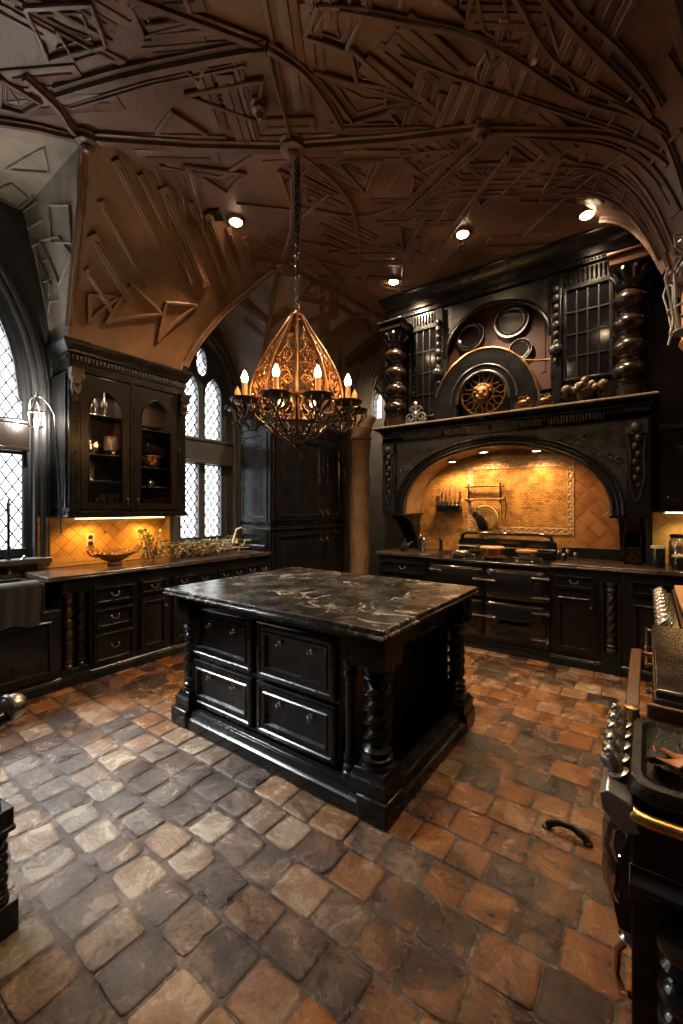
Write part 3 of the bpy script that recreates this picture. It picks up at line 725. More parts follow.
def base_unit(name, label, cat, W, D, H, loc, rot, fronts, hw='knob', group=None, plinth=.1):
    t = thing(name, label, cat, loc, rot, group)
    mb = MB(); mb.box(0,W,.002,D,plinth-.01,H); mb.build('carcass', BLK, t, bevel=.004)
    mb = MB(); mb.mold(0,W,0,[(.0,0),(.02,0),(.02,plinth*.6),(.016,plinth*.68),(.012,plinth*.75),(.014,plinth*.85),(.004,plinth*.98),(0,plinth)], D, False, False); mb.build('plinth', BLK, t)
    for f in fronts:
        k, x0, x1, z0, z1 = f[:5]
        mb = MB(); mb.panel(x0,x1,z0,z1, door_steps() if k == 'door' else drawer_steps())
        p = mb.build('door' if k == 'door' else 'drawer', BLK, t, bevel=0)
        n = f[5] if len(f) > 5 else 1
        hm = MB(); zc_ = (z0+z1)/2
        if k == 'door':
            knob_mb(hm, x1-.03 if n > 0 else x0+.03, -.022, z1-.12 if len(f) < 7 else f[6]); hm.build('knob', CHROME, p)
        else:
            for j in range(n):
                hx = x0+(x1-x0)*(j+.5)/n if n != 2 else x0+(x1-x0)*(.25+.5*j)
                if hw == 'bail': hm = MB(); bail_mb(hm, hx, -.012, zc_+.012); hm.build('pull', PEWT, p)
                else: hm = MB(); knob_mb(hm, hx, -.01, zc_, .012); hm.build('knob', CHROME, p)
    return t

# ------------------------------------------------------------------ kitchen island
def island():
    t = thing('kitchen_island', 'large black carved kitchen island with a veined marble top and twisted corner columns', 'kitchen island', (-2.94,1.76,0))
    W, D = 1.91, 1.45
    mb = MB(); mb.mold(.03,W-.03,.0,[(-.03,.948),(-.008,.95),(.0,.957),(.0,.966),(-.01,.972),(-.004,.98),(-.004,.99),(-.012,1.0)], D-.03)
    mb = MB()
    rings = []
    for i, z in ((.03,.946),(.012,.948),(.002,.954),(0,.962),(.003,.97),(.012,.974),(.008,.98),(.008,.992),(.014,1.0)):
        c = .06; a = []
        for (sx, sy) in ((i,i),(W-i,i),(W-i,D-i),(i,D-i)): a.append((sx,sy,z))
        rings.append(a)
    mb.loft(rings); mb.build('worktop', MARB, t, bevel=.003)
    # plinth
    x0, x1, y0, y1 = .07, W-.01, .045, D-.09
    mb = MB()
    rings = [[(x0-o,y0-o,z),(x1+o,y0-o,z),(x1+o,y1+o,z),(x0-o,y1+o,z)] for o, z in ((0,0),(0,.07),(-.012,.078),(-.018,.088),(-.03,.1),(-.034,.112),(-.05,.118),(-.05,.122))]
    mb.loft(rings); mb.build('plinth', BLK, t, bevel=.003)
    for (cx, cy) in ((x0+.08,y0+.08),(x1-.09,y0+.09),(x1-.09,y1-.09),(x0+.08,y1-.08)):
        MB().box(cx-.09,cx+.095,cy-.095,cy+.095,.0,.125).build('foot_block', BLK, t, bevel=.01)
    # body with drawers: front at y=.15
    yf = .15; bx0, bx1 = .155, 1.545
    mb = MB(); mb.box(bx0,bx1,yf,D-.18,.12,.905); mb.build('drawer_case', BLK, t, bevel=.004)
    mb = MB(); mb.mold(.10,W-.12,.0,[(-.10,.895),(-.085,.9),(-.085,.915),(-.07,.925),(-.05,.94),(-.03,.945)], D-.12)
    mb.v = [(v[0], max(v[1], .03), v[2]) for v in mb.v]
    mb.build('frieze', BLK, t, bevel=.002)
    for x in ((.175,.84),(.885,1.525)):
        for z in ((.145,.478),(.505,.868)):
            mb = MB(); mb.panel(x[0],x[1],z[0],z[1],[(0,yf),(0,yf-.022),(.012,yf-.03),(.03,yf-.03),(.036,yf-.022),(.055,yf-.02),(.062,yf-.028),(.075,yf-.026),(.085,yf-.006),(.1,yf-.004)])
            d = mb.build('drawer', BLK, t)
            for s in (.3,.7):
                hm = MB(); X = x[0]+(x[1]-x[0])*s; Z = z[0]+(z[1]-z[0])*.68
                hm.lathe([(.001,0),(.014,0),(.014,.003),(.001,.004)], (X,yf-.005,Z), 12, M=Matrix.Rotation(pi/2,3,'X'))
                knob_mb(hm, X, yf-.006, Z, .013); hm.tube([(X,yf-.03,Z),(X+.002,yf-.034,Z-.02),(X-.004,yf-.03,Z-.03)], .003, 5)
                hm.build('knob', CHROME, d)
    # columns
    cb = MB()
    for (cx, cy, r) in ((x1-.125,y0+.125,.09),(x1-.1,y1-.11,.075),(x0+.08,y0+.10,.06),(x0+.08,y1-.1,.06)):
        mb = MB(); bal(mb, cx, cy, .235, r, .535, 'twist')
        c = mb.build('twisted_column', BLK, t)
        b2 = MB(); b2.loft([[(cx-o,cy-o,z),(cx+o,cy-o,z),(cx+o,cy+o,z),(cx-o,cy+o,z)] for o, z in ((r+.022,.122),(r+.022,.19),(r+.012,.2),(r+.004,.22),(r-.002,.236))]); b2.build('column_base', BLK, c, bevel=.003)
        b3 = MB(); o = r+.012; b3.box(cx-o,cx+o,cy-o,cy+o,.769,.935); b3.build('corner_block', BLK, c, bevel=.006)
    mb = MB(); bal(mb, 1.615, .15, .122, .046, .64, 'plain'); mb.box(1.57,1.66,.11,.2,.76,.91); mb.build('slim_column', BLK, t)
    # open bay on the right-hand side
    mb = MB(); mb.box(1.55,1.87,.18,D-.2,.119,.135); mb.build('bay_shelf', BLK, t, bevel=.003)
    mb = MB(); mb.box(1.547,1.562,.22,D-.2,.136,.9)
    for k in range(4): y = .25+.26*k; mb.box(1.562,1.572,y,y+.02,.136,.9)
    mb.build('bay_panel', BLK2, t, bevel=.003)
    mb = MB(); mb.box(1.565,1.75,D-.26,D-.235,.136,.9); mb.build('bay_end_panel', BLK2, t)
    mb = MB(); mb.box(1.75,1.825,.27,D-.27,.83,.93); mb.box(1.755,1.83,.27,D-.27,.82,.83); mb.build('apron', BLK, t, bevel=.004)
island()

# ------------------------------------------------------------------ left run (front plane x=-4.19, facing +x); local x = world y
XF = -4.19; DL = XF-XL-.004
def L_(y): return (XF, y, 0)
H = .952
u = base_unit('sink_cabinet', 'black base cabinet under the big window, holding the black apron sink', 'base cabinet', 1.24, DL, .70, L_(.305), R90,
    [('door',.06,.62,.13,.66,1),('door',.64,1.2,.13,.66,-1)])
def sink():
    t = thing('apron_sink', 'wide black apron-front sink below the leaded big window', 'sink', L_(.36), R90)
    W, D, z0, z1 = 1.06, .56, .704, .96
    mb = MB(); o = [(0,0),(W,0),(W,D),(0,D)]; i = [(.05,.05),(W-.05,.05),(W-.05,D-.06),(.05,D-.06)]
    mb.loft([[(x,y-.03,z0) for x,y in o],[(x,y-.03,z1) for x,y in o],[(x,y-.03,z1) for x,y in i],[(x,y-.03,z0+.04) for x,y in i]]); mb.build('basin', ENAM, t, bevel=.015)
    mb = MB(); mb.lathe([(.001,0),(.04,0),(.035,.006),(.001,.004)], (W/2,D/2,z0+.04), 16); mb.build('drain', CHROME, t)
sink()
def towel():
    mb = MB(); nx, nz = 26, 24; V = []; F = []
    for layer in (0,1):
        for j in range(nz+1):
            for i in range(nx+1):
                x = .44*i/nx; s = j/nz
                fold = .012*sin(x*34+2*s)*(0.25+s)+.006*sin(x*71)
                if s < .12: a = s/.12*pi/2; p = (x, .035-.075*sin(a)*1.0, .972+.012*cos(a)-.012*(s > .11))
                else: p = (x*(1-.03*s)+.01, -.045-.012-fold*.6, .962-(s-.12)*.38*(1+.05*sin(x*20)))
                V.append((p[0], p[1]-(.006 if layer else 0), p[2]+(.004 if layer and s < .12 else 0)))
    n = (nx+1)*(nz+1)
    for j in range(nz):
        for i in range(nx):
            a = j*(nx+1)+i; F.append((a,a+1,a+nx+2,a+nx+1)); F.append((n+a,n+a+nx+1,n+a+nx+2,n+a+1))
    bd = [j*(nx+1) for j in range(nz+1)]; be = [j*(nx+1)+nx for j in range(nz+1)]
    for l in (bd, be, list(range(nx+1)), [nz*(nx+1)+i for i in range(nx+1)]):
        for a, b in zip(l, l[1:]): F.append((a,b,b+n,a+n))
    mb.add(V, F); o = mb.build('kitchen_towel', TOWEL, loc=(XF+.0,.93,0), rotz=R90, angle=80)
    tag(o, 'charcoal kitchen towel draped over the front of the apron sink', 'towel')
towel()
def faucet():
    t = thing('bridge_faucet', 'tall dark gooseneck faucet standing behind the sink', 'faucet', (-4.785,1.335,.0015))
    mb = MB(); mb.lathe([(.001,.983),(.032,.983),(.03,.995),(.018,1.01),(.016,1.1),(.022,1.11),(.016,1.13),(.013,1.2)], seg=14)
    mb.tube([(0,0,1.19),(0,0,1.58),(.03,-.01,1.65),(.1,-.03,1.67),(.17,-.05,1.63),(.19,-.055,1.55)], .012, 10); mb.build('spout', IRON, t)
    mb = MB(); mb.tube([(0,.0,1.08),(.02,.08,1.1),(.03,.11,1.13)], .009, 8); mb.ball((.03,.115,1.135), .016); mb.build('lever', CHROME, t)
    mb = MB(); mb.lathe([(.001,.983),(.022,.983),(.02,1.0),(.014,1.02),(.018,1.07),(.01,1.09),(.001,1.1)], (.0,.08,0), 12) if False else mb.ball((.03,.118,1.138), .01); mb.build('lever_tip', CHROME, t)
    t2 = thing('soap_bottle', 'small polished soap pump beside the faucet', 'soap dispenser', (-4.79,1.12,.984))
    mb = MB(); mb.lathe([(.001,0),(.034,0),(.036,.02),(.036,.08),(.02,.105),(.012,.11),(.001,.112)], seg=14); mb.build('bottle_body', CHROME, t2)
    mb = MB(); mb.tube([(0,0,.11),(0,0,.15),(.03,0,.155),(.045,0,.145)], .006, 8); mb.build('pump', CHROME, t2)
faucet()
t = thing('baluster_cabinet', 'narrow black cabinet with two turned balusters between the sink and the drawer stack', 'base cabinet', L_(1.549), R90)
mb = MB(); mb.box(0,.232,.06,DL,.1,H); mb.box(0,.232,.002,.06,.1,.15); mb.box(0,.232,.002,.06,.83,H); mb.build('carcass', BLK, t, bevel=.004)
mb = MB(); mb.mold(0,.232,0,[(.0,0),(.02,0),(.02,.06),(.012,.075),(.004,.098),(0,.1)], DL, False, False); mb.build('plinth', BLK, t)
for x in (.066,.168):
    mb = MB(); bal(mb, x, .03, .15, .036, .68, 'bulb' if x < .1 else 'twist'); mb.build('baluster', DKBR if x < .1 else BLK, t)
base_unit('drawer_cabinet', 'black three-drawer base cabinet just right of the twin balusters', 'base cabinet', .445, DL, H, L_(1.785), R90,
    [('drawer',.03,.415,.13,.42,1),('drawer',.03,.415,.45,.65,1),('drawer',.03,.415,.68,.86,1)], 'bail')
base_unit('narrow_cabinet', 'narrow black base cabinet with one drawer over a plain door, below the ornate bowl', 'base cabinet', .36, DL, H, L_(2.233), R90,
    [('door',.03,.33,.13,.68,1),('drawer',.03,.33,.71,.86,1)], 'bail')
base_unit('wide_cabinet', 'wide black base cabinet with two drawers above doors, partly behind the island', 'base cabinet', .60, DL, H, L_(2.596), R90,
    [('door',.03,.29,.13,.68,1),('door',.31,.57,.13,.68,-1),('drawer',.03,.57,.71,.86,2)], 'bail')
base_unit('window_cabinet', 'wide black base cabinet with small drawers, next to the tall cabinet', 'base cabinet', .895, DL, H, L_(3.2), R90,
    [('door',.03,.44,.13,.68,1),('door',.46,.865,.13,.68,-1),('drawer',.03,.44,.71,.86,2),('drawer',.46,.865,.71,.86,2)], 'bail')
def wtop(name, label, x0, x1, y0, y1, z0, z1, m=WTOP):
    mb = MB(); mb.loft([[(x0+i,y0+i,z),(x1-i,y0+i,z),(x1-i,y1-i,z),(x0+i,y1-i,z)] for i, z in ((.006,z0),(0,z0+.008),(0,z0+.018),(.006,z0+.022),(.003,z1-.008),(.008,z1))])
    return tag(mb.build(name, m, bevel=.002), label, 'worktop')
wtop('worktop', 'dark stone worktop along the window wall under the glass cabinet', XL+.002, XF+.03, 1.43, 4.094, H+.002, .998)
mb = MB(); mb.plate([(XL+.002,.305),(XF+.03,.305),(XF+.03,.355),(-4.765+.03,.355),(-4.735,1.425),(XF+.03,1.425),(XF+.03,1.428),(XL+.002,1.428)], [], lambda a, b, d: (a,b,d), .962, .983)
tag(mb.build('sink_ledge', WTOP), 'narrow dark stone ledge behind the black sink', 'worktop')

# ------------------------------------------------------------------ upper glass cabinet
def glass_cabinet():
    y0, W, D = 1.70, 1.26, .395
    t = thing('glass_cabinet', 'dark wall cabinet with two arched glass doors between the windows', 'wall cabinet', (-4.44,y0,0), R90)
    zb, zt = 1.56, 2.93
    mb = MB(); mb.box(0,.025,.03,D,zb,zt); mb.box(W-.025,W,.03,D,zb,zt); mb.box(0,W,.03,D,zb-.02,zb+.01); mb.box(0,W,.03,D,zt-.02,zt); mb.box(0,W,D-.012,D,zb,zt); mb.box(.60,.625,.06,D-.02,zb,zt); mb.build('carcass', BRWN, t, bevel=.003)
    mb = MB(); mb.mold(0,W,0,[(-.02,1.5),(.0,1.505),(.012,1.515),(.012,1.53),(.0,1.535),(.006,1.55),(-.01,1.562),(-.03,1.565)], D); mb.build('base_moulding', BLK, t)
    mb = MB(); mb.mold(0,W,0,[(-.03,2.925),(-.01,2.93),(-.01,3.0),(.0,3.01),(.0,3.08),(.015,3.09),(.018,3.11),(.03,3.13),(.05,3.17),(.055,3.18),(.055,3.205),(.04,3.215)], D)
    mb.build('cornice', BLK, t)
    mb = MB()
    for i in range(34): x = .03+i*.036; mb.box(x,x+.018,-.012,.0,3.03,3.07)
    mb.build('dentil_band', BLK2, t); mb = MB()
    for i in range(9): y = .03+i*.038; mb.box(-.012,.0,y,y+.02,3.03,3.07)
    mb.build('dentil_band', BLK2, t)
    # side panel in steps on the left end
    mb = MB(); mb.M = Matrix(((0,1,0,0),(1,0,0,0),(0,0,1,0),(0,0,0,1)))
    mb.panel(.04,D-.02,1.6,2.9,[(0,.0),(0,-.012),(.04,-.012),(.05,-.006),(.06,-.004),(.075,-.004)]); mb.build('side_panel', SATIN, t)
    # pilasters and doors
    for x, nm in ((.055,'l'),(W-.055,'r'),(.615,'c')):
        w = .05 if nm != 'c' else .022
        mb = MB(); mb.box(x-w,x+w,0,.03,1.565,2.93)
        if nm != 'c':
            for k in range(3): mb.box(x-.03+k*.024,x-.018+k*.024,-.006,0,1.65,2.62)
        mb.build('pilaster', BLK, t, bevel=.004)
        if nm != 'c':
            mb = MB(); mb.loft([[(x-a,-b,z),(x+a,-b,z),(x+a,0,z),(x-a,0,z)] for a, b, z in ((.02,.005,2.62),(.035,.02,2.66),(.03,.03,2.7),(.045,.05,2.76),(.035,.05,2.8),(.055,.075,2.85),(.055,.08,2.9),(.06,.085,2.93))])
            for s in (-1,1): mb.tube([(x+s*.03,-.05,2.88),(x+s*.05,-.07,2.87),(x+s*.055,-.075,2.84),(x+s*.04,-.075,2.83),(x+s*.04,-.07,2.85)], .009, 6)
            mb.ball((x,-.06,2.78), .022); mb.ball((x,-.035,2.70), .018); mb.build('carved_bracket', BLK2, t)
    for x0, x1 in ((.11,.59),(.64,1.15)):
        c = (x0+x1)/2; hw = (x1-x0)/2-.075
        hole = [(c-hw,1.66),(c+hw,1.66)] + list(reversed(parch(hw, 2.55, 10, 1.5, c)))
        mb = MB(); mb.plate([(x0,1.585),(x1,1.585),(x1,2.91),(x0,2.91)], [hole], lambda a, b, d: (a,d,b), .006, .03)
        d = mb.build('door', BRWN, t, bevel=.003)
        mb = MB(); mb.tube([(a,.004,b) for a, b in hole], .009, 6, closed=True); mb.build('door_bead', BRWN, d)
        g = MB(); g.plate(hole, [], lambda a, b, d: (a,d,b), .016, .02); g.build('door_glass', PANE, d)
        k = MB(); knob_mb(k, x1-.03 if x0 < .3 else x0+.03, .004, 1.69, .014); k.tube([(x1-.03 if x0 < .3 else x0+.03,-.025,1.69),(x1-.03 if x0 < .3 else x0+.03,-.028,1.63)], .006, 6); k.build('door_pull', CHROME, d)
    for x0, x1 in ((.03,.598),(.627,1.228)):
        for z in (1.88,2.15,2.55) if x0 < .3 else (1.84,2.06,2.48):
            mb = MB(); mb.box(x0,x1,.07,D-.02,z-.012,z); mb.build('shelf', BRWN, t, bevel=.003)
    mb = MB(); mb.box(.75,1.08,.12,.2,2.895,2.908); mb.build('interior_light', STRIP, t)
    mb = MB(); mb.box(.15,1.1,.2,.23,1.487,1.499); mb.build('under_light', STRIP, t)
    # what stands inside
    P = lambda x, y, z: (-4.44-y, y0+x, z)
    G = 'glassware inside the wall cabinet'
    def wine(loc, label, first, s=1.0):
        if first: return dup(first, loc, label=label, scale=s)
        mb = MB(); mb.lathe([(.001,0),(.032,0),(.03,.004),(.006,.01),(.005,.07),(.02,.085),(.036,.12),(.034,.16),(.031,.16),(.033,.12),(.018,.09),(.001,.085)], seg=14)
        o = mb.build('wine_glass', CRYS, loc=loc); o.scale = (s,)*3; return tag(o, label, 'glass', G)
    g0 = wine(P(.17,.16,1.572), 'stemmed glass on the bottom shelf behind the left glass door, outermost', None, .8)
    for i, (x, y) in enumerate(((.25,.2),(.33,.14))): wine(P(x,y,1.572), ['stemmed glass on the bottom shelf behind the left glass door, second from its outer side', 'stemmed glass on the bottom shelf behind the left glass door, third from its outer side'][i], g0, .8)
    for i, x in enumerate((.39,.47,.55)): wine(P(x,.17,1.572), ['tall stemmed glass on the bottom shelf, first of the tall three by the cabinet divider', 'tall stemmed glass on the bottom shelf, middle of the tall three by the cabinet divider', 'tall stemmed glass on the bottom shelf, last of the tall three by the cabinet divider'][i], g0, 1.1)
    for i, x in enumerate((.70,.78,.86,.94,1.02,1.1)):
        wine(P(x,.16+.03*(i % 2),1.572), 'small stemmed glass in the row behind the right glass door, %s from the divider' % ['first','second','third','fourth','fifth','sixth'][i], g0, .72)
    def bowl(nm, m, loc, label, pr, cat='bowl', seg=18, extra=None):
        mb = MB(); mb.lathe(pr, seg=seg)
        if extra: extra(mb)
        return tag(mb.build(nm, m, loc=loc), label, cat)
    bowl('serving_bowl', SILV, P(.30,.2,2.152), 'silver footed bowl on the shelf behind the left glass door', [(.001,0),(.04,0),(.025,.02),(.04,.04),(.08,.09),(.085,.1),(.078,.095),(.03,.045),(.001,.04)])
    for i in range(3): bowl('stacked_plate', SILV, P(.48,.18,2.152+.018*i), 'silver plate on the shelf behind the left glass door, %s of its stack' % ['bottom','middle','top'][i], [(.001,0),(.05,0),(.085,.012),(.085,.016),(.05,.006),(.001,.006)], 'plate')
    bowl('cream_jug', CORK, P(.48,.18,2.207), 'cream pot standing on the silver plates in the glass cabinet', [(.001,0),(.06,0),(.075,.04),(.07,.1),(.06,.13),(.07,.15),(.06,.15),(.05,.12),(.001,.1)], 'pot')
    bowl('cut_glass_decanter', CRYS, P(.14,.12,2.152), 'cut glass decanter at the outer edge of the shelf behind the left glass door', [(.001,0),(.045,0),(.055,.05),(.05,.12),(.018,.17),(.016,.22),(.028,.235),(.028,.25),(.001,.26)], 'decanter')
    bowl('pewter_mug', PEWT, P(.25,.16,1.882), 'pewter mug alone on the lower shelf behind the left glass door', [(.001,0),(.05,0),(.046,.02),(.045,.1),(.05,.11),(.045,.11),(.04,.02),(.001,.015)], 'mug', 16,
         lambda m: m.tube([(.045,0,.09),(.08,0,.085),(.085,0,.05),(.046,0,.03)], .006, 6))
    for i, (x, h) in enumerate(((.22,.2),(.3,.26),(.4,.3))):
        bowl('silver_cruet', SILV, P(x,.16,2.552), ['short silver cruet on the top shelf behind the left glass door', 'medium silver cruet in the middle of the top shelf', 'tall silver cruet on the top shelf nearest the divider'][i],
             [(.001,0),(.03,0),(.02,.015),(.035,.3*h),(.03,.5*h),(.012,.65*h),(.012,.8*h),(.018,.85*h),(.01,.95*h),(.001,h)], 'cruet', 14)
    bowl('copper_bowl', COPPER, P(.93,.21,2.062), 'large copper bowl on the middle shelf behind the right glass door', [(.001,0),(.06,0),(.07,.01),(.12,.06),(.145,.13),(.14,.135),(.11,.07),(.06,.02),(.001,.015)], seg=24)
    bowl('footed_dish', SILV, P(.72,.13,2.062), 'small silver dish in front of the copper bowl', [(.001,0),(.03,0),(.012,.015),(.015,.03),(.05,.05),(.055,.06),(.02,.04),(.001,.038)], 'dish')
    bowl('sugar_pot', SILV, P(.9,.16,1.842), 'small lidded silver pot on the lower shelf behind the right glass door', [(.001,0),(.035,0),(.03,.01),(.055,.04),(.05,.07),(.02,.085),(.012,.09),(.014,.1),(.001,.11)], 'pot', 16,
         lambda m: [m.tube([(s*.05,0,.06),(s*.08,0,.06),(s*.075,0,.035),(s*.045,0,.03)], .005, 6) for s in (-1,1)])
    bowl('copper_platter', COPPER, P(.9,.2,2.482), 'shallow copper platter on the top shelf under the cabinet light', [(.001,0),(.08,0),(.15,.03),(.155,.036),(.08,.01),(.001,.01)], 'platter', 24)
glass_cabinet()

# ------------------------------------------------------------------ tall cabinet in the corner
def tall_cabinet():
    W, D, H2 = 1.72, .645, 3.18
    t = thing('tall_cabinet', 'tall black panelled cabinet standing in the corner behind the chandelier', 'tall cabinet', (XF,4.10,0), R90)
    mb = MB(); mb.box(0,W,0.002,D,.12,2.80); mb.build('carcass', BLK, t, bevel=.006)
    mb = MB(); mb.mold(0,W,0,[(.03,0),(.03,.08),(.018,.1),(.02,.115),(0,.125)], D, False); mb.build('plinth', BLK, t)
    mb = MB(); mb.mold(0,W,0,[(0,2.7),(.01,2.71),(.01,2.76),(.025,2.78),(.04,2.82),(.06,2.85),(.06,2.88),(.04,2.9)], D); mb.build('cornice', BLK, t)
    mb = MB(); mb.mold(0,W,0,[(.0,1.28),(.022,1.29),(.022,1.31),(.008,1.32),(.008,1.36),(.022,1.375),(.028,1.39),(.0,1.4)], D); mb.build('waist_moulding', BLK, t)
    for x0, x1, k in ((.09,1.12,1),(1.2,1.65,-1)):
        for z0, z1 in ((.16,1.26),(1.42,2.66)):
            mb = MB(); mb.panel(x0,x1,z0,z1,[(0,0),(0,-.024),(.05,-.024),(.056,-.034),(.075,-.03),(.09,-.008),(.12,-.006),(.15,-.016),(.16,-.016)]); d = mb.build('door', BLK, t)
            hm = MB(); hx = x1-.03 if k > 0 else x0+.035; hz = 1.12 if z0 < 1 else 1.56
            hm.ring((hx,-.04,hz-.03), .026, .005, 'y', 16, 6); hm.ball((hx,-.032,hz), .012); hm.build('ring_pull', CHROME, d)
    for x in (.04,1.16,1.69):
        for z0, z1 in ((.15,1.26),(1.42,2.66)):
            mb = MB(); p, m = turned(.028, z1-z0, 'plain'); mb.lathe(p, (x,-.012,z0), 14); mb.build('turned_mullion', BLK, t)
    mb = MB(); mb.M = Matrix(((0,1,0,0),(1,0,0,0),(0,0,1,0),(0,0,0,1)))
    for z0, z1 in ((1.02,1.27),(1.42,2.66)):
        mb.panel(.06,D-.05,z0,z1,[(0,.0),(0,-.014),(.05,-.014),(.06,-.004),(.09,-.003),(.11,-.009),(.12,-.009)])
    mb.build('side_panel', BLK, t)
    mb = MB(); mb.ring((.62,-.03,2.36), .03, .006, 'y', 18, 6); mb.ball((.62,-.03,2.41), .01); mb.build('ring_ornament', CHROME, t)
tall_cabinet()
# ------------------------------------------------------------------ range run along the chimney wall (front plane y=4.80)
YR = 4.80; DR = YB-YR-.02; HR = .985
def R_(x): return (x, YR, 0)
base_unit('small_cabinet', 'black base cabinet with one drawer over a door, left of the cast range', 'base cabinet', .735, DR, HR, R_(-2.885), 0,
    [('drawer',.05,.69,.76,.93,1),('door',.05,.36,.14,.72,1),('door',.38,.69,.14,.72,-1)], 'bail')
def cast_range():
    t = thing('range_cooker', 'wide black enamelled range cooker with four oven doors under the arch', 'range cooker', R_(-2.14), 0)
    W = 1.325
    mb = MB(); mb.box(0,W,.0,DR,.11,.965); mb.build('body', ENAM, t, bevel=.012)
    mb = MB(); mb.mold(0,W,0,[(.02,0),(.02,.07),(.012,.085),(0,.112)], DR, False, False); mb.build('plinth', ENAM, t)
    mb = MB(); mb.box(-.005,W+.005,-.03,DR-.12,.967,1.0); mb.build('hob_plate', ENAM, t, bevel=.012)
    for x0, x1, hinge in ((.03,.645,-1),(.68,1.295,1)):
        for z0, z1 in ((.16,.56),(.60,.925)):
            rings = []; n = 10; prof = [(0,-.004),(0,-.03),(.012,-.042)]
            mb = MB()
            for (i, y) in prof+[(.05,-.052),(.12,-.06),(.18,-.062)]:
                r_ = .04; ring = []
                for cx, cz, a0 in ((x1-i-r_,z1-i-r_,0),(x0+i+r_,z1-i-r_,pi/2),(x0+i+r_,z0+i+r_,pi),(x1-i-r_,z0+i+r_,3*pi/2)):
                    for k in range(5):
                        a = a0+k*pi/8; ring.append((cx+r_*cos(a), y, cz+r_*sin(a)))
                rings.append(ring)
            mb.loft(rings); d = mb.build('oven_door', ENAM, t)
            hm = MB(); hx = x1 if hinge > 0 else x0; s = -1 if hinge > 0 else 1
            for zz in (z1-.06, z0+.06):
                hm.tube([(hx-s*.03,-.03,zz),(hx+s*.02,-.055,zz),(hx+s*.13,-.066,zz)], [.012,.01,.007], 8); hm.lathe([(.001,-.03),(.013,-.03),(.013,.03),(.001,.03)], (hx-s*.012,-.035,zz), 10)
            hm.build('door_hinge', CHROME, d)
            hm = MB(); lx = x0+.02 if hinge > 0 else x1-.02; zz = (z0+z1)/2+.04
            hm.tube([(lx-s*-.0-.07 if hinge > 0 else lx-.07,-.085,zz),(lx+.09,-.085,zz)], .009, 8)
            hm.tube([(lx,-.045,zz),(lx,-.085,zz)], .008, 8); hm.ball((lx-.07,-.085,zz), .013); hm.ball((lx+.09,-.085,zz), .013); hm.build('door_handle', CHROME, d)
    for x in (.30,.68,1.05):
        mb = MB(); mb.lathe([(.13,1.0),(.14,1.008),(.135,1.012),(.001,1.012)], (x,.26,0), 28)
        mb.build('hot_plate', IRON, t)
        g = MB()
        for k in range(6):
            a = k*pi/3; g.tube([(x+.04*cos(a),.26+.04*sin(a),1.03),(x+.15*cos(a),.26+.15*sin(a),1.03),(x+.16*cos(a),.26+.16*sin(a),1.0)], .006, 6)
        g.ring((x,.26,1.03), .1, .005, 'z', 20, 6); g.build('pan_support', CHROME, t)
    mb = MB(); P = []
    bx0, bx1 = .16, 1.31
    mb.plate([(bx0,1.0),(bx1,1.0),(bx1,1.19)]+[(bx1-.04-.0*k,1.22) for k in (0,)]+[(bx0+.04,1.22),(bx0,1.19)], [], lambda a, b, d: (a,d,b), DR-.11, DR-.07); mb.build('back_guard', ENAM, t, bevel=.008)
    mb = MB(); mb.tube([(bx0+.04,DR-.12,1.2),(bx0+.05,DR-.13,1.26),(bx0+.12,DR-.13,1.285),((bx0+bx1)/2,DR-.13,1.285),(bx1-.15,DR-.13,1.285),(bx1-.06,DR-.13,1.265),(bx1-.04,DR-.12,1.2)], .018, 12)
    for x in (bx0+.05,bx1-.05): mb.tube([(x+.02 if x < .5 else x-.02,DR-.13,1.26),(x,DR-.09,1.19)], .012, 8)
    mb.build('guard_rail', ENAM, t)
    mb = MB(); mb.tube([(bx0,DR-.2,1.12),(bx1,DR-.2,1.12)], .009, 8)
    for x in (bx0+.02,bx1-.02): mb.tube([(x,DR-.2,1.12),(x,DR-.1,1.12)], .007, 8)
    mb.build('towel_bar', CHROME, t)
cast_range()
base_unit('drawer_door_cabinet', 'black base cabinet with a drawer over one door, right beside the cast range', 'base cabinet', .44, DR, HR, R_(-.81), 0,
    [('drawer',.04,.40,.78,.93,1),('door',.04,.40,.14,.74,1)], 'bail')
t = thing('baluster_pilaster', 'narrow black pilaster unit with a twisted turned baluster', 'base cabinet', R_(-.367), 0)
mb = MB(); mb.box(0,.174,.07,DR,.1,HR); mb.box(0,.174,.002,.07,.1,.2); mb.box(0,.174,.002,.07,.88,HR); mb.box(0,.03,.002,.07,.2,.88); mb.box(.144,.174,.002,.07,.2,.88); mb.build('carcass', BLK, t, bevel=.004)
mb = MB(); mb.mold(0,.174,0,[(.0,0),(.02,0),(.02,.06),(.012,.075),(.004,.098),(0,.1)], DR, False, False); mb.build('plinth', BLK, t)
mb = MB(); bal(mb, .087, .035, .2, .05, .68, 'twist'); mb.build('twisted_baluster', BLK2, t)
base_unit('corner_cabinet', 'black corner base cabinet right of the twisted pilaster', 'base cabinet', .82, DR, HR, R_(-.19), 0,
    [('drawer',.06,.76,.78,.93,2),('door',.06,.40,.14,.74,1),('door',.42,.76,.14,.74,-1)])
wtop('worktop', 'dark stone worktop left of the range, under the knife rack', -2.91, -2.147, YR-.03, YB-.014, HR+.002, 1.03)
wtop('worktop', 'dark stone worktop right of the range, running to the corner', -.807, XR-.004, YR-.03, YB-.014, HR+.002, 1.03)

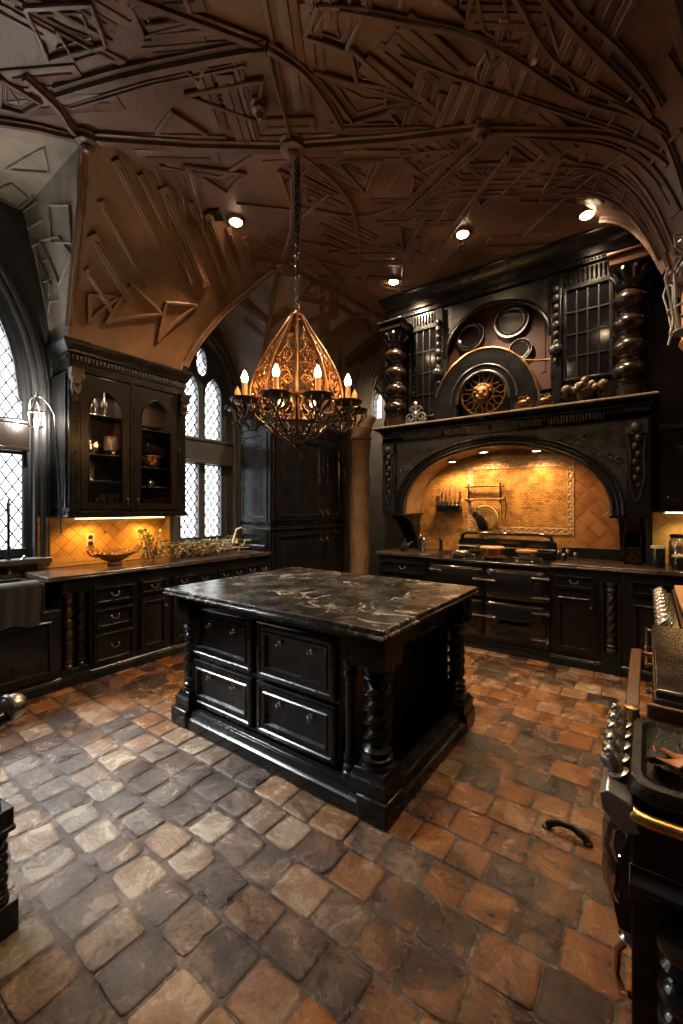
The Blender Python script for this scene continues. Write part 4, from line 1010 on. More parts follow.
# ------------------------------------------------------------------ tiled back of the cooking recess (part of the chimney wall)
struct(MB().box(-2.62,-1.90,YB-.012,YB-.001,1.032,2.35).build('trim_7', MOS))
struct(MB().box(-.67,-.06,YB-.012,YB-.001,1.032,2.35).build('trim_8', DIAG))
struct(MB().box(-1.83,-.74,YB-.011,YB-.001,1.36,2.09).build('trim_9', MOS))
struct(MB().box(-1.899,-.671,YB-.010,YB-.001,2.16,2.4).build('trim_10', MOS))
struct(MB().box(-1.899,-.671,YB-.010,YB-.001,1.032,1.29).build('trim_11', MOS))
tr = sempty('trim_12'); mb = MB()
a, b, c, d = -1.90, -.67, 1.29, 2.16
for x0, x1, z0, z1 in ((a,a+.07,c,d),(b-.07,b,c,d),(a+.07,b-.07,c,c+.07),(a+.07,b-.07,d-.07,d)):
    mb.box(x0,x1,YB-.013,YB-.0015,z0,z1)
    if z1-z0 > x1-x0:
        n = 20
        for k in range(n):
            z = z0+(z1-z0)*(k+.5)/n; mb.ball(((x0+x1)/2+.012*(1 if k % 2 else -1),YB-.014,z), .017, 6, 4, (1.2,.6,.9))
        for x in (x0+.004,x1-.004): mb.tube([(x,YB-.015,z0),(x,YB-.015,z1)], .006, 6)
    else:
        n = 26
        for k in range(n):
            x = x0+(x1-x0)*(k+.5)/n; mb.ball((x,YB-.014,(z0+z1)/2+.012*(1 if k % 2 else -1)), .017, 6, 4, (1.2,.6,.9))
        for z in (z0+.004,z1-.004): mb.tube([(x0,YB-.015,z),(x1,YB-.015,z)], .006, 6)
struct(mb.build('border', BORD, tr))

# ------------------------------------------------------------------ the carved chimney hood
def hood():
    t = thing('range_hood', 'huge black carved chimney hood with an elliptical arch over the range', 'range hood')
    x0, x1, yf, yb = -2.86, .03, 4.87, 5.44
    ax0, ax1, zs, ap = -2.56, -.28, 1.53, 2.31
    c = (ax0+ax1)/2; hw = (ax1-ax0)/2
    def ell(hw, h, n=32): return [(c-hw*cos(pi*i/n), zs+h*max(0,sin(pi*i/n))**.86) for i in range(n+1)]
    A = ell(hw, ap-zs)
    mb = MB(); mb.plate([(x0,zs)]+A+[(x1,zs),(x1,2.52),(x0,2.52)], [], lambda u, v, d: (u,d,v), yf, yf+.1)
    mb.build('arch_front', BLK2, t, bevel=.004)
    # curved soffit lining of the arch
    mb = MB(); n = len(A)
    I = ell(hw+.015, ap-zs+.015); O = ell(hw+.05, ap-zs+.05)
    mb.loft([[(I[i][0],yf+.1,I[i][1]),(I[i][0],yb,I[i][1]),(O[i][0],yb,O[i][1]),(O[i][0],yf+.1,O[i][1])] for i in range(n)])
    mb.build('arch_soffit', mat('brown_soffit', (.10,.055,.03), (.17,.095,.05), rough=.5, scale=6), t)
    mb = MB()
    for dd, r, y in ((.012,.02,yf-.004),(.06,.014,yf-.004),(.1,.02,yf-.006)):
        mb.tube([(u,y,v) for u, v in ell(hw+dd, ap-zs+dd*.9)], r, 8)
    mb.build('arch_moulding', BLK, t)
    for s in (-1,1):      # carved leaf scrolls in the spandrels
        mb = MB()
        for k in range(9):
            u = c+s*(hw*.62+.07*k); v = 2.30-.07*k*(k > 3)*.5+.03*sin(k*2.2)
            mb.tube([(u+.035*cos(a)*(1-a/9),yf-.006,v+.035*sin(a)*(1-a/9)) for a in [j*.7 for j in range(9)]], .007, 5)
        mb.build('spandrel_carving', BLK2, t)
    mb = MB()
    for k in range(30):
        u = c-.45+.9*k/29; v0 = zs+(ap-zs+.13)*max(0,1-((u-c)/(hw+.12))**2)**.43
        mb.box(u-.01,u+.01,yf-.012,yf,v0-.005,v0+.045)
    mb.build('fluted_keystone', BLK2, t)
    # frieze of flutes
    mb = MB(); mb.mold(x0,x1,yf,[(0,0),(0,0)],yb)
    mb = MB(); rings = []
    for o, z in ((0,2.44),(.012,2.445),(.012,2.46),(0,2.465),(0,2.56),(.014,2.565),(.014,2.58),(.03,2.60),(.05,2.61),(.07,2.63)):
        rings.append([(x0-o,yf-o,z),(x1+o,yf-o,z),(x1+o,yb,z),(x0-o,yb,z)])
    mb.loft(rings); mb.build('frieze', BLK, t)
    for g in range(4):
        mb = MB()
        for q in range(18):
            k = x0+.33+.565*g+.029*q
            mb.loft([[(k-.010,yf-.001,z),(k-.007,yf-.022,z),(k+.007,yf-.022,z),(k+.010,yf-.001,z)] for z in (2.475,2.55)])
        mb.build('fluted_band', BLK2, t)
    mb = MB(); mb.box(x0-.09,x1+.06,yf-.12,yb,2.632,2.66); mb.box(x0-.07,x1+.04,yf-.10,yb,2.618,2.634); mb.build('mantel_shelf', BLK, t, bevel=.008)
    mb = MB(); mb.tube([(x0-.088,yf-.12,2.646),(x1+.058,yf-.12,2.646)], .011, 6); mb.build('shelf_edge', mat('worn_shelf_edge', (.16,.11,.08), (.3,.22,.16), rough=.4, scale=9), t)
    # end posts with carved drops
    for (a, b) in ((x0,ax0-.08),(ax1+.1,x1)):
        m = (a+b)/2
        mb = MB(); mb.box(a+.02,b-.01,yf-.035,yf-.001,1.56,2.43); mb.build('post_face', BLK, t, bevel=.006)
        mb = MB(); mb.box(m-.085,m+.085,yf-.055,yf-.036,2.30,2.43); mb.ball((m,yf-.06,2.36), .05, 12, 8, (1,.6,1))
        for k in range(7): mb.ball((m+.012*(-1)**k,yf-.045,2.26-.075*k), .038-.003*k, 10, 6, (.8,.7,1.1))
        for s in (-1,1): mb.tube([(m+s*.07,yf-.04,2.28),(m+s*.05,yf-.045,2.1),(m+s*.06,yf-.042,1.9),(m+s*.03,yf-.045,1.72),(m,yf-.042,1.66)], .009, 6)
        mb.build('carved_drop', BLK2, t)
    # canopy over the recess and its back
    mb = MB(); mb.box(x0+.02,x1-.02,yf+.1,yb,2.40,2.46); mb.build('canopy_deck', BLK, t)
    mb = MB(); mb.box(x0,x0+.05,yf+.1,yb,zs,2.44); mb.box(x1-.05,x1,yf+.1,yb,zs,2.44); mb.build('side_panel', BLK, t, bevel=.005)
    mb = MB(); mb.box(x0+.0,ax0+.02,yf+.0,yb,1.50,1.53); mb.box(ax1-.02,x1,yf,yb,1.50,1.53); mb.build('bracket_shelf', BLK, t, bevel=.005)
    for a, b in ((x0+.05,ax0-.02),(ax1+.05,x1-.03)):       # leg brackets down to the worktop
        mb = MB()
        for x in (a, b-.035): mb.plate([(0,1.032),(.06,1.032),(.10,1.2),(.3,1.42),(.5,1.498),(.0,1.498)], [], lambda u, v, d: (d,yb-u,v), x, x+.035)
        mb.build('support_bracket', BLK, t, bevel=.004)
    for x in (-2.02,-1.62,-1.02):
        mb = MB(); z = zs+(ap-zs)*sqrt(1-((x-c)/hw)**2)**.86-.004; mb.lathe([(.001,0),(.055,0),(.06,-.012),(.05,-.016),(.045,-.008),(.001,-.008)], (x,5.2,z), 18); l = mb.build('hood_light', CHROME, t)
        mb = MB(); mb.lathe([(.001,-.006),(.043,-.006),(.04,-.013),(.001,-.016)], (x,5.2,z), 16); mb.build('lens', HOODE, l)
hood()
def box_shelf():
    t = thing('spice_crate', 'black latticed spice crate tucked under the hood at its right-hand end', 'crate', (-.190,5.13,1.034))
    mb = MB(); mb.box(0,.15,0,.012,.14,.17); mb.box(0,.15,0,.012,.0,.03); mb.box(0,.012,0,.25,0,.3); mb.box(.138,.15,0,.25,0,.3); mb.box(.0,.15,.24,.25,0,.3); mb.box(0,.15,0,.25,0,.012); mb.build('crate_body', BLK, t, bevel=.003)
    mb = MB()
    for k in range(5): mb.tube([(.012+.03*k,.006,.03),(min(.142,.012+.03*k+.07),.006,.03+.11*min(1,(.142-.012-.03*k)/.07 if .142-.012-.03*k < .07 else 1))], .003, 4)
    for k in range(5): mb.tube([(.138-.03*k,.006,.03),(max(.008,.138-.03*k-.07),.006,.03+.11*min(1,max(.05,(.13-.03*k)/.07)))], .003, 4)
    mb.build('lattice_front', BRONZ, t)
box_shelf()

# ------------------------------------------------------------------ overmantel above the shelf
ZM = 2.662
def overmantel():
    t = thing('overmantel', 'tall black carved overmantel with barley-sugar columns and leaded cupboards above the mantel', 'overmantel')
    x0, x1, yf, yb = -2.84, .02, 5.08, 5.44
    mb = MB(); mb.box(x0,-2.16,yf,yb,ZM,4.16); mb.box(-.74,x1,yf,yb,ZM,4.16); mb.box(-2.159,-.741,5.3,yb,ZM,4.16); mb.build('case', BLK, t, bevel=.005)
    mb = MB(); rings = []
    for o, z in ((0,4.14),(.03,4.16),(.03,4.2),(.05,4.22),(.05,4.3),(.09,4.34),(.12,4.40),(.13,4.42),(.13,4.44)): rings.append([(x0-o,yf-o,z),(x1+o*.3,yf-o,z),(x1+o*.3,yb,z),(x0-o,yb,z)])
    mb.loft(rings); mb.build('crown_cornice', BLK, t)
    mb = MB()
    for k in range(70):
        x = x0+.03+k*.0405
        if -2.15 < x < -.76: continue
        mb.loft([[(x-.013,yf-.001,z),(x,yf-.03,z),(x+.013,yf-.001,z)] for z in (4.0,4.12)])
    for k in range(90): mb.ball((x0+.02+k*.0315,yf-.034,4.18), .010, 6, 4)
    mb.build('fluted_frieze', BLK2, t)
    # central niche with a round-headed reddish panel
    c = -1.46; mb = MB(); A = [(c-.60*cos(pi*i/20), 3.50+.52*max(0,sin(pi*i/20))) for i in range(21)]
    mb.plate([(-2.159,ZM+.35),(c-.60,ZM+.35)]+A+[(c+.60,ZM+.35),(-.741,ZM+.35),(-.741,4.14),(-2.159,4.14)], [], lambda u, v, d: (u,d,v), yf+.0, yf+.08); mb.build('niche_arch', BLK2, t, bevel=.006)
    mb = MB(); mb.tube([(u,yf-.004,v) for u, v in A], .018, 8); mb.tube([(c-.63*cos(pi*i/20),yf-.002,3.50+.55*sin(pi*i/20)) for i in range(21)], .01, 6); mb.build('niche_moulding', BLK, t)
    mb = MB(); mb.box(c-.64,c+.64,5.272,5.299,ZM+.3,4.1)
    for s in (-.52,.5): mb.box(c+s-.02,c+s+.02,5.26,5.274,ZM+.5,3.85)
    mb.build('niche_panel', REDW, t)
    # lower arched hood with spoked rosette
    c2, R = -1.54, .60; n = 24
    O = [(c2-R*1.03*cos(pi*i/n), ZM+.02+.77*sin(pi*i/n)) for i in range(n+1)]; I = [(c2-.30*cos(pi*i/n), ZM+.18+.34*sin(pi*i/n)) for i in range(n+1)]
    mb = MB(); mb.plate(O+list(reversed([(c2-.30,ZM+.02)]+I+[(c2+.30,ZM+.02)])), [], lambda u, v, d: (u,d,v), 4.90, 5.19); mb.build('arched_hood', BLK, t, bevel=.012)
    mb = MB(); mb.tube([(u,4.90,v) for u, v in O[3:]], .014, 8); mb.tube([(c2+.30,4.93,ZM+.6),(c2+.62,4.93,ZM+.53),(c2+.70,4.95,ZM+.53)], .012, 8); mb.build('bronze_edge', BRONZ, t)
    mb = MB(); mb.tube([(u,4.895,v) for u, v in I], .02, 8); mb.tube([(c2-.38*cos(pi*i/n),4.897,ZM+.18+.42*sin(pi*i/n)) for i in range(n+1)], .012, 8); mb.build('inner_moulding', BLK2, t)
    mb = MB(); mb.box(c2-.3,c2+.3,5.1,5.12,ZM,ZM+.53); mb.build('rosette_back', BLK2, t)
    ctr = (c2,4.92,ZM+.275); mb = MB(); mb.ring(ctr, .255, .014, 'y', 36, 6); mb.ring(ctr, .12, .01, 'y', 24, 6)
    for k in range(10):
        a = 2*pi*k/10+.1; u = Vector((cos(a),0,sin(a))); v = Vector((-sin(a),0,cos(a))); C = Vector(ctr)
        mb.tube([C+u*.1,C+u*.16+v*.02,C+u*.19+v*.045,C+u*.235+v*.035,C+u*.25], .009, 6); mb.tube([C+u*.1,C+u*.16-v*.02,C+u*.19-v*.045,C+u*.235-v*.035,C+u*.25], .009, 6)
    mb.build('spoked_rosette', BRONZ, t)
    mb = MB(); C = ctr; mb.ball((C[0],C[1]-.02,C[2]-.01), .085, 14, 10, (.9,.7,1.15)); mb.ball((C[0],C[1]-.08,C[2]-.03), .03, 8, 6, (.8,1.1,1.2))
    for s in (-1,1): mb.ball((C[0]+s*.035,C[1]-.07,C[2]+.02), .018, 8, 6); mb.ball((C[0]+s*.045,C[1]-.05,C[2]-.05), .03, 8, 6); mb.ball((C[0]+s*.07,C[1]-.02,C[2]+.05), .03, 8, 6)
    for k in range(9): a = pi*(.05+.9*k/8); mb.ball((C[0]+.085*cos(a),C[1]-.02,C[2]+.09*sin(a)), .024, 8, 5)
    mb.tube([(C[0]-.03,C[1]-.075,C[2]-.075),(C[0],C[1]-.085,C[2]-.085),(C[0]+.03,C[1]-.075,C[2]-.075)], .01, 6); mb.build('grotesque_mask', GILT, t)
    # leaded cupboard doors
    for a, b, nm in ((-2.54,-2.18,0),(-.70,-.30,1)):
        z0, z1 = 2.98 if nm else 2.80, 3.92
        mb = MB(); mb.box(a,b,yf-.004,yf+.002,z0,z1); d = mb.build('cupboard_glass', mat('smoked_glass', (.004,.004,.005), rough=.1, spec=.7) if nm == 0 else bpy.data.materials['smoked_glass'], t)
        mb = MB()
        for k in range(5): x = a+(b-a)*k/4; mb.box(x-.007,x+.007,yf-.016,yf-.005,z0,z1)
        for k in range(5): z = z0+(z1-z0)*k/4; mb.box(a,b,yf-.018,yf-.005,z-.008,z+.008)
        mb.build('glazing_bars', IRON, d)
        mb = MB(); w = .03
        for q in ((a-w,a,z0-w,z1+w),(b,b+w,z0-w,z1+w),(a,b,z0-w,z0),(a,b,z1,z1+w)): mb.box(q[0],q[1],yf-.03,yf+.002,q[2],q[3])
        mb.build('cupboard_frame', BLK, d, bevel=.005)
    # pilasters with drops
    for x in (-.79,-2.13):
        mb = MB(); mb.box(x-.05,x+.05,yf-.05,yf,ZM,4.13); mb.build('pilaster', BLK, t, bevel=.006)
        mb = MB()
        for k in range(9): mb.ball((x,yf-.065,3.95-.095*k), .045-.012*abs(k % 3-1), 10, 6, (.9,.8,1.1))
        mb.ball((x,yf-.09,3.30), .07, 12, 8, (1,.9,.9)); mb.build('carved_drop', BLK2, t)
    # barley-sugar columns
    for x in (-2.69,-.13):
        prof = [(.001,ZM+.002),(.15,ZM+.002),(.15,ZM+.09),(.13,ZM+.1),(.14,ZM+.13)]
        for k in range(4):
            z = ZM+.15+.225*k
            prof += [(.10,z),(.115,z+.01),(.10,z+.022)] + [(.10+.052*sin(pi*j/8), z+.03+.16*j/8) for j in range(9)] + [(.095,z+.205)]
        zt = ZM+.15+.9; prof += [(.11,zt),(.12,zt+.02),(.10,zt+.035),(.10,zt+.06)]
        mb = MB(); mb.lathe(prof+[(.001,zt+.06)], (x,yf-.16,0), 28); c_ = mb.build('bulbous_column', mat('oiled_walnut', (.014,.009,.0065), (.03,.017,.011), rough=.22, scale=7, metal=.3) if x < -1 else bpy.data.materials['oiled_walnut'], t)
        mb = MB(); mb.lathe([(.10,zt+.05),(.12,zt+.07),(.10,zt+.1),(.13,zt+.19),(.15,zt+.2),(.001,zt+.2)], (x,yf-.16,0), 20)
        for k in range(10):
            a = 2*pi*k/10; u, v = cos(a), sin(a)
            mb.tube([(x+.1*u,yf-.16+.1*v,zt+.07),(x+.135*u,yf-.16+.135*v,zt+.13),(x+.165*u,yf-.16+.165*v,zt+.16),(x+.17*u,yf-.16+.17*v,zt+.135)], [.02,.022,.016,.01], 6)
        mb.build('leaf_capital', BLK2, c_)
        mb = MB(); mb.box(x-.16,x+.16,yf-.32,yf,zt+.2,zt+.29); mb.box(x-.18,x+.18,yf-.34,yf,zt+.29,zt+.32); mb.build('abacus', REDW if x > -1 else BLK, c_, bevel=.008)
overmantel()
def wall_plate(x, z, r, y, label):
    mb = MB(); mb.lathe([(.001,.0),(r*.5,.0),(r*.72,.006),(r*.8,.016),(r,.022),(r*1.0,.028),(r*.93,.027),(r*.74,.02),(r*.68,.01),(.001,.008)], seg=36, M=Matrix.Rotation(pi/2,3,'X'))
    t = thing('display_plate', label, 'plate', (x,y,z), 0, 'display plates above the mantel')
    mb.build('dish', PLATE, t)
    mb = MB(); mb.ring((0,-.025,0), r*.97, .005, 'y', 40, 6); mb.ring((0,-.017,0), r*.70, .003, 'y', 40, 5); mb.build('rim_line', PEWT, t)
wall_plate(-1.80, 3.76, .185, 5.235, 'round dark pewter plate hung on the niche panel, nearest the left leaded cupboard')
wall_plate(-1.30, 3.82, .20, 5.235, 'largest and highest dark round plate on the niche panel')
wall_plate(-1.20, 3.46, .13, 5.235, 'smallest dark round plate, low on the niche panel beside the arched hood')
# things standing on the mantel shelf
def fruit_cluster():
    t = thing('carved_fruit_basket', 'carved heap of round fruit in a scrolled bowl on the right end of the mantel', 'ornament', (-.50,4.90,ZM))
    mb = MB(); mb.lathe([(.001,0),(.10,0),(.09,.02),(.11,.05),(.14,.1),(.13,.1),(.08,.04),(.001,.04)], seg=20)
    for s in (-1,1): mb.tube([(s*.15+.05*cos(a)*(1-a/11)*s,-.06,.07+.05*sin(a)*(1-a/11)) for a in [j*.6 for j in range(14)]], .012, 6)
    mb.build('scrolled_bowl', DKBR, t)
    rnd = random.Random(4); B = []
    for k in range(17):
        for _ in range(60):
            x, y, r = rnd.uniform(-.17,.17), rnd.uniform(-.09,.09), rnd.uniform(.032,.045)
            z = .12+rnd.uniform(0,.11)*(1-abs(x)/.22)
            if all((x-a)**2+(y-b)**2+(z-c)**2 > ((r+q)*.78)**2 for a, b, c, q in B): B.append((x,y,z,r)); break
    for b in B:
        m = MB(); m.ball(b[:3], b[3]*1.08, 12, 8); m.build('fruit', FRUIT, t)
fruit_cluster()
def scroll_orn(x, y, label, s=1.0, m=PEWT, kind=0):
    t = thing('scroll_ornament', label, 'ornament', (x,y,ZM))
    mb = MB(); mb.box(-.10*s,.10*s,-.04*s,.04*s,0,.02*s)
    for q in (-1,1):
        for j, (cx, cz, r) in enumerate(((.06,.07,.05),(.03,.15,.04),(.09,.03,.03))):
            mb.tube([(q*s*(cx+r*cos(a)*(1-a/9)),0,s*(cz+r*sin(a)*(1-a/9))) for a in [i*.55 for i in range(14)]], .009*s, 6)
    if kind == 0:
        mb.tube([(0,0,.02*s),(0,0,.2*s)], .012*s, 8); mb.ball((0,0,.21*s), .025*s); mb.ball((0,0,.1*s), .03*s)
    else:
        mb.ball((0,-.01*s,.09*s), .055*s, 12, 8, (1.3,.8,.8)); mb.ball((.07*s,-.02*s,.12*s), .035*s, 10, 7)
    mb.build('scrollwork', m, t)
scroll_orn(-2.36, 4.84, 'silvery scrolled ornament on the mantel beside the left bulbous column', 1.2)
scroll_orn(-1.07, 4.80, 'small bronze scroll figure on the mantel just right of the arched hood', .75, BRONZ, 1)
scroll_orn(-.86, 4.80, 'small bronze scroll figure on the mantel under the pilaster', .7, BRONZ, 1)
# ------------------------------------------------------------------ wall cabinet at the right
def right_cab():
    t = thing('wall_cabinet', 'black panelled wall cabinet right of the chimney hood', 'wall cabinet', (.10,5.10,0))
    W, D = .53, .34
    mb = MB(); mb.box(0,W,0,D,1.58,2.36); mb.build('carcass', BLK, t, bevel=.005)
    mb = MB(); mb.mold(0,W,0,[(0,1.56),(.012,1.565),(.012,1.58),(.0,1.59)], D, False, False); mb.mold(0,W,0,[(0,2.33),(.012,2.34),(.03,2.37),(.04,2.4),(.0,2.41)], D, False, False); mb.build('moulding', BLK, t)
    mb = MB(); mb.panel(.03,W-.03,1.62,2.31,door_steps(.022,.07)); d = mb.build('door', BLK, t)
    hm = MB(); knob_mb(hm, .06,-.02,1.7,.013); hm.build('knob', CHROME, d)
    mb = MB(); mb.box(.05,W-.05,.12,.15,1.548,1.559); mb.build('under_light', STRIP, t)
right_cab()

# ------------------------------------------------------------------ things in the cooking recess
Z1 = 1.032
def knife_rack():
    t = thing('knife_rack', 'black wall rack holding a row of upright knives in the cooking recess', 'knife rack', (-2.14,5.447,0))
    mb = MB(); mb.plate([(-.16,1.55),(.16,1.55),(.16,1.63),(.12,1.63),(.12,1.63),(-.16,1.63)], [], lambda u, v, d: (u,d,v), -.09, -.001)
    mb.tube([(-.17,-.1,1.63),(.17,-.1,1.63)], .007, 6); mb.build('holder', BLK, t, bevel=.008)
knife_rack()
for i in range(6):
    x = -2.14-.125+.05*i
    t = thing('kitchen_knife', 'knife standing in the wall rack, %s from the arch side' % ['first','second','third','fourth','fifth','sixth'][i], 'knife', (x,5.397,1.631), 0, 'knives in the wall rack')
    h = [.16,.2,.17,.24,.21,.2][i]
    mb = MB(); mb.box(-.011,.011,-.001,.001,0,.05); mb.build('blade', CHROME, t)
    mb = MB(); mb.loft([[(-a,-.009,z),(a,-.009,z),(a,.009,z),(-a,.009,z)] for a, z in ((.011,.05),(.014,.06),(.012,.05+h*.5),(.016,.04+h),(.01,.05+h))]); mb.build('knife_handle', KNIFE, t, bevel=.003)
def roll_rail():
    t = thing('utensil_rail', 'dark turned double rail with hanging hooks on the mosaic splashback', 'utensil rail', (-1.62,5.445,0))
    mb = MB()
    for z in (1.88,1.71): mb.tube([(-.27,-.06,z),(.17,-.06,z)], .015, 8); [mb.ball((x,-.06,z), .025, 8, 6) for x in (-.28,.18)]
    mb.build('rail', BRONZ, t)
    for x in (-.25,.15):
        mb = MB(); bal(mb, x, -.06, 1.66, .02, .25, 'plain', 10); mb.tube([(x,-.06,1.8),(x,0,1.8)], .01, 6); mb.tube([(x,-.06,1.67),(x,0,1.67)], .01, 6); mb.build('rail_post', BRWN, t)
    mb = MB(); mb.tube([(.20,-.06,1.74),(.22,-.06,1.64),(.21,-.06,1.5),(.20,-.05,1.48)], .008, 6); mb.tube([(.15,-.05,1.70),(.17,-.04,1.4)], .006, 6); mb.build('hanging_hook', IRON, t)
roll_rail()
def trivet():
    t = thing('round_trivet', 'round woven gold trivet hanging below the utensil rail', 'trivet', (-1.66,5.40,1.475))
    mb = MB(); mb.lathe([(.001,0),(.155,0),(.16,.008),(.155,.016),(.001,.016)], seg=36, M=Matrix.Rotation(pi/2,3,'X')); mb.build('disc', CER, t)
    mb = MB()
    for r in (.04,.075,.11,.145): mb.ring((0,-.018,0), r, .007, 'y', 32, 6)
    for k in range(10): a = 2*pi*k/10; mb.tube([(.03*cos(a),-.02,.03*sin(a)),(.15*cos(a),-.02,.15*sin(a))], .004, 5)
    mb.build('woven_rings', BRASS, t)
    mb = MB(); mb.ring((0,-.01,.175), .018, .004, 'y', 14, 5); mb.build('hanging_loop', BRASS, t)
trivet()
def mitt():
    t = thing('oven_mitt', 'dark oven mitt hanging in front of the round trivet', 'oven mitt', (-1.71,5.345,1.315))
    mb = MB(); mb.loft([[(x0+dx,-th,z),(x1+dx,-th,z),(x1+dx,th,z),(x0+dx,th,z)] for x0, x1, z, th, dx in ((-.03,.03,0,.012,.05),(-.055,.055,.03,.024,.04),(-.065,.06,.1,.028,.02),(-.055,.05,.17,.024,-.01),(-.04,.035,.2,.012,-.03))]); mb.build('mitt_body', FELT, t, bevel=.015)
    mb = MB(); mb.ball((-.07,0,.2), .028, 10, 7, (1,.8,1.4)); mb.tube([(-.03,0,.2),(-.05,0,.26),(-.04,.03,.3)], .006, 6); mb.build('thumb', FELT, t)
mitt()
def mill(x, y, h, label, m, z=Z1-.0):
    t = thing('pepper_mill', label, 'pepper mill', (x,y,z))
    mb = MB(); mb.lathe([(.001,0),(.03,0),(.03,.02),(.018,.06),(.024,h*.45),(.016,h*.62),(.026,h*.68),(.028,h*.7),(.001,h*.7)], seg=16); mb.build('mill_body', m, t)
    mb = MB(); mb.lathe([(.001,h*.7),(.026,h*.7),(.028,h*.76),(.02,h*.86),(.008,h*.9),(.012,h*.95),(.008,h),(.001,h)], seg=16); mb.build('mill_top', CHROME if m is IRON else m, t)
mill(-2.42, 5.10, .24, 'tall black pepper mill on the worktop under the knife rack, nearer the arch', IRON)
mill(-2.345, 5.05, .20, 'steel pepper mill on the worktop right next to the tall black one', CHROME)
mill(-2.19, 5.24, .19, 'dark turned pepper mill standing against the range', BRWN)
def oil():
    t = thing('oil_bottle', 'black jug with a tilted spout on the worktop at the hood\'s left foot', 'jug', (-2.60,5.0,Z1))
    mb = MB(); mb.lathe([(.001,0),(.05,0),(.06,.03),(.055,.08),(.03,.12),(.026,.15),(.034,.165),(.001,.165)], seg=16); mb.build('jug_body', ENAM, t)
    mb = MB(); mb.tube([(.05,0,.08),(.09,0,.12),(.12,0,.125)], [.016,.011,.009], 8); mb.build('spout', CHROME, t)
    mb = MB(); mb.tube([(-.045,0,.13),(-.085,0,.12),(-.085,0,.06),(-.055,0,.04)], .008, 6); mb.build('jug_handle', ENAM, t)
oil()
def pan(name, label, x, y, z, r, h, m, lidm=None, handle=True, cat='pan', rot=0):
    t = thing(name, label, cat, (x,y,z), rot)
    mb = MB(); mb.lathe([(.001,0),(r*.92,0),(r,.012),(r,h),(r*1.05,h+.004),(r*1.0,h+.008),(r*.95,h),(r*.94,.014),(.001,.012)], seg=28); mb.build('pan_body', m, t)
    if lidm: mb = MB(); mb.lathe([(.001,h+.01),(r*1.12,h+.01),(r*1.14,h+.02),(r*1.1,h+.03),(.001,h+.034)], seg=28); mb.build('lid', lidm, t)
    if handle: mb = MB(); mb.tube([(r,0,h*.8),(r+.06,-.02,h*.9),(r+.2,-.06,h*.95)], [.01,.009,.011], 8); mb.build('pan_handle', IRON, t)
pan('copper_pan', 'gleaming copper pan under a wooden lid in the middle of the range', -1.45, 4.97, 1.037, .12, .085, COPPER, BOARD, rot=-2.0)
pan('small_saucepan', 'low saucepan with a reddish wooden lid on the right-hand hot plate', -1.09, 5.03, 1.037, .10, .06, CHROME, mat('reddish_lid', (.28,.1,.05), (.38,.16,.08), rough=.45), rot=.9)
pan('steel_skillet', 'shallow steel skillet on the left-hand hot plate of the range', -1.83, 5.02, 1.037, .11, .03, CHROME, None, rot=3.3)
for i, (x, y, h) in enumerate(((-.78,5.14,.1),(-.70,5.18,.12),(-.72,5.07,.08),(-.62,5.13,.09))):
    t = thing('spice_shaker', ['steel spice shaker closest to the range', 'tallest of the steel spice shakers right of the range', 'shortest steel spice shaker at the front of its group', 'steel spice shaker farthest from the range'][i], 'shaker', (x,y,Z1), 0, 'spice shakers right of the range')
    mb = MB(); mb.lathe([(.001,0),(.022,0),(.02,h*.7),(.001,h*.7)], seg=14); mb.build('shaker_body', CRYS if i % 2 else IRON, t)
    mb = MB(); mb.lathe([(.001,h*.7),(.022,h*.7),(.021,h*.85),(.012,h),(.001,h)], seg=14); mb.build('shaker_cap', CHROME, t)
def canister(x, y, r, h, label, m, lm, z=Z1):
    t = thing('canister', label, 'canister', (x,y,z))
    mb = MB(); mb.lathe([(.001,0),(r*.96,0),(r,.01),(r,h*.86),(r*.96,h*.88),(.001,h*.88)], seg=24); mb.build('canister_body', m, t)
    mb = MB(); mb.lathe([(.001,h*.88),(r*1.04,h*.88),(r*1.05,h*.95),(r*.98,h),(r*.2,h+.004),(r*.2,h+.014),(.001,h+.016)], seg=24); mb.build('lid', lm, t)
canister(.09, 5.12, .058, .20, 'tall black canister with a pale lid on the worktop in front of the pale tiles', ENAM, CORK)
canister(.24, 5.0, .05, .13, 'short black canister with a cream lid in front of the brown jar', ENAM, CORK)
canister(.34, 4.99, .045, .12, 'small cream canister with a steel lid at the end of the worktop', CORK, CHROME)
def jar():
    t = thing('storage_jar', 'glass jar full of brown preserves standing behind the short canisters', 'jar', (.26,5.2,Z1))
    mb = MB(); mb.lathe([(.001,0),(.085,0),(.09,.02),(.09,.24),(.075,.27),(.07,.28),(.066,.28),(.07,.26),(.085,.24),(.085,.02),(.001,.012)], seg=24); mb.build('jar_glass', CRYS, t)
    mb = MB(); mb.lathe([(.001,.014),(.08,.016),(.082,.2),(.001,.21)], seg=24, mod=lambda r, z, a: r*(1+.03*sin(7*a+30*z))); mb.build('preserves', JAR, t)
    mb = MB(); mb.lathe([(.001,.28),(.078,.28),(.08,.3),(.07,.315),(.001,.32)], seg=24); mb.build('jar_lid', BRWN, t)
jar()
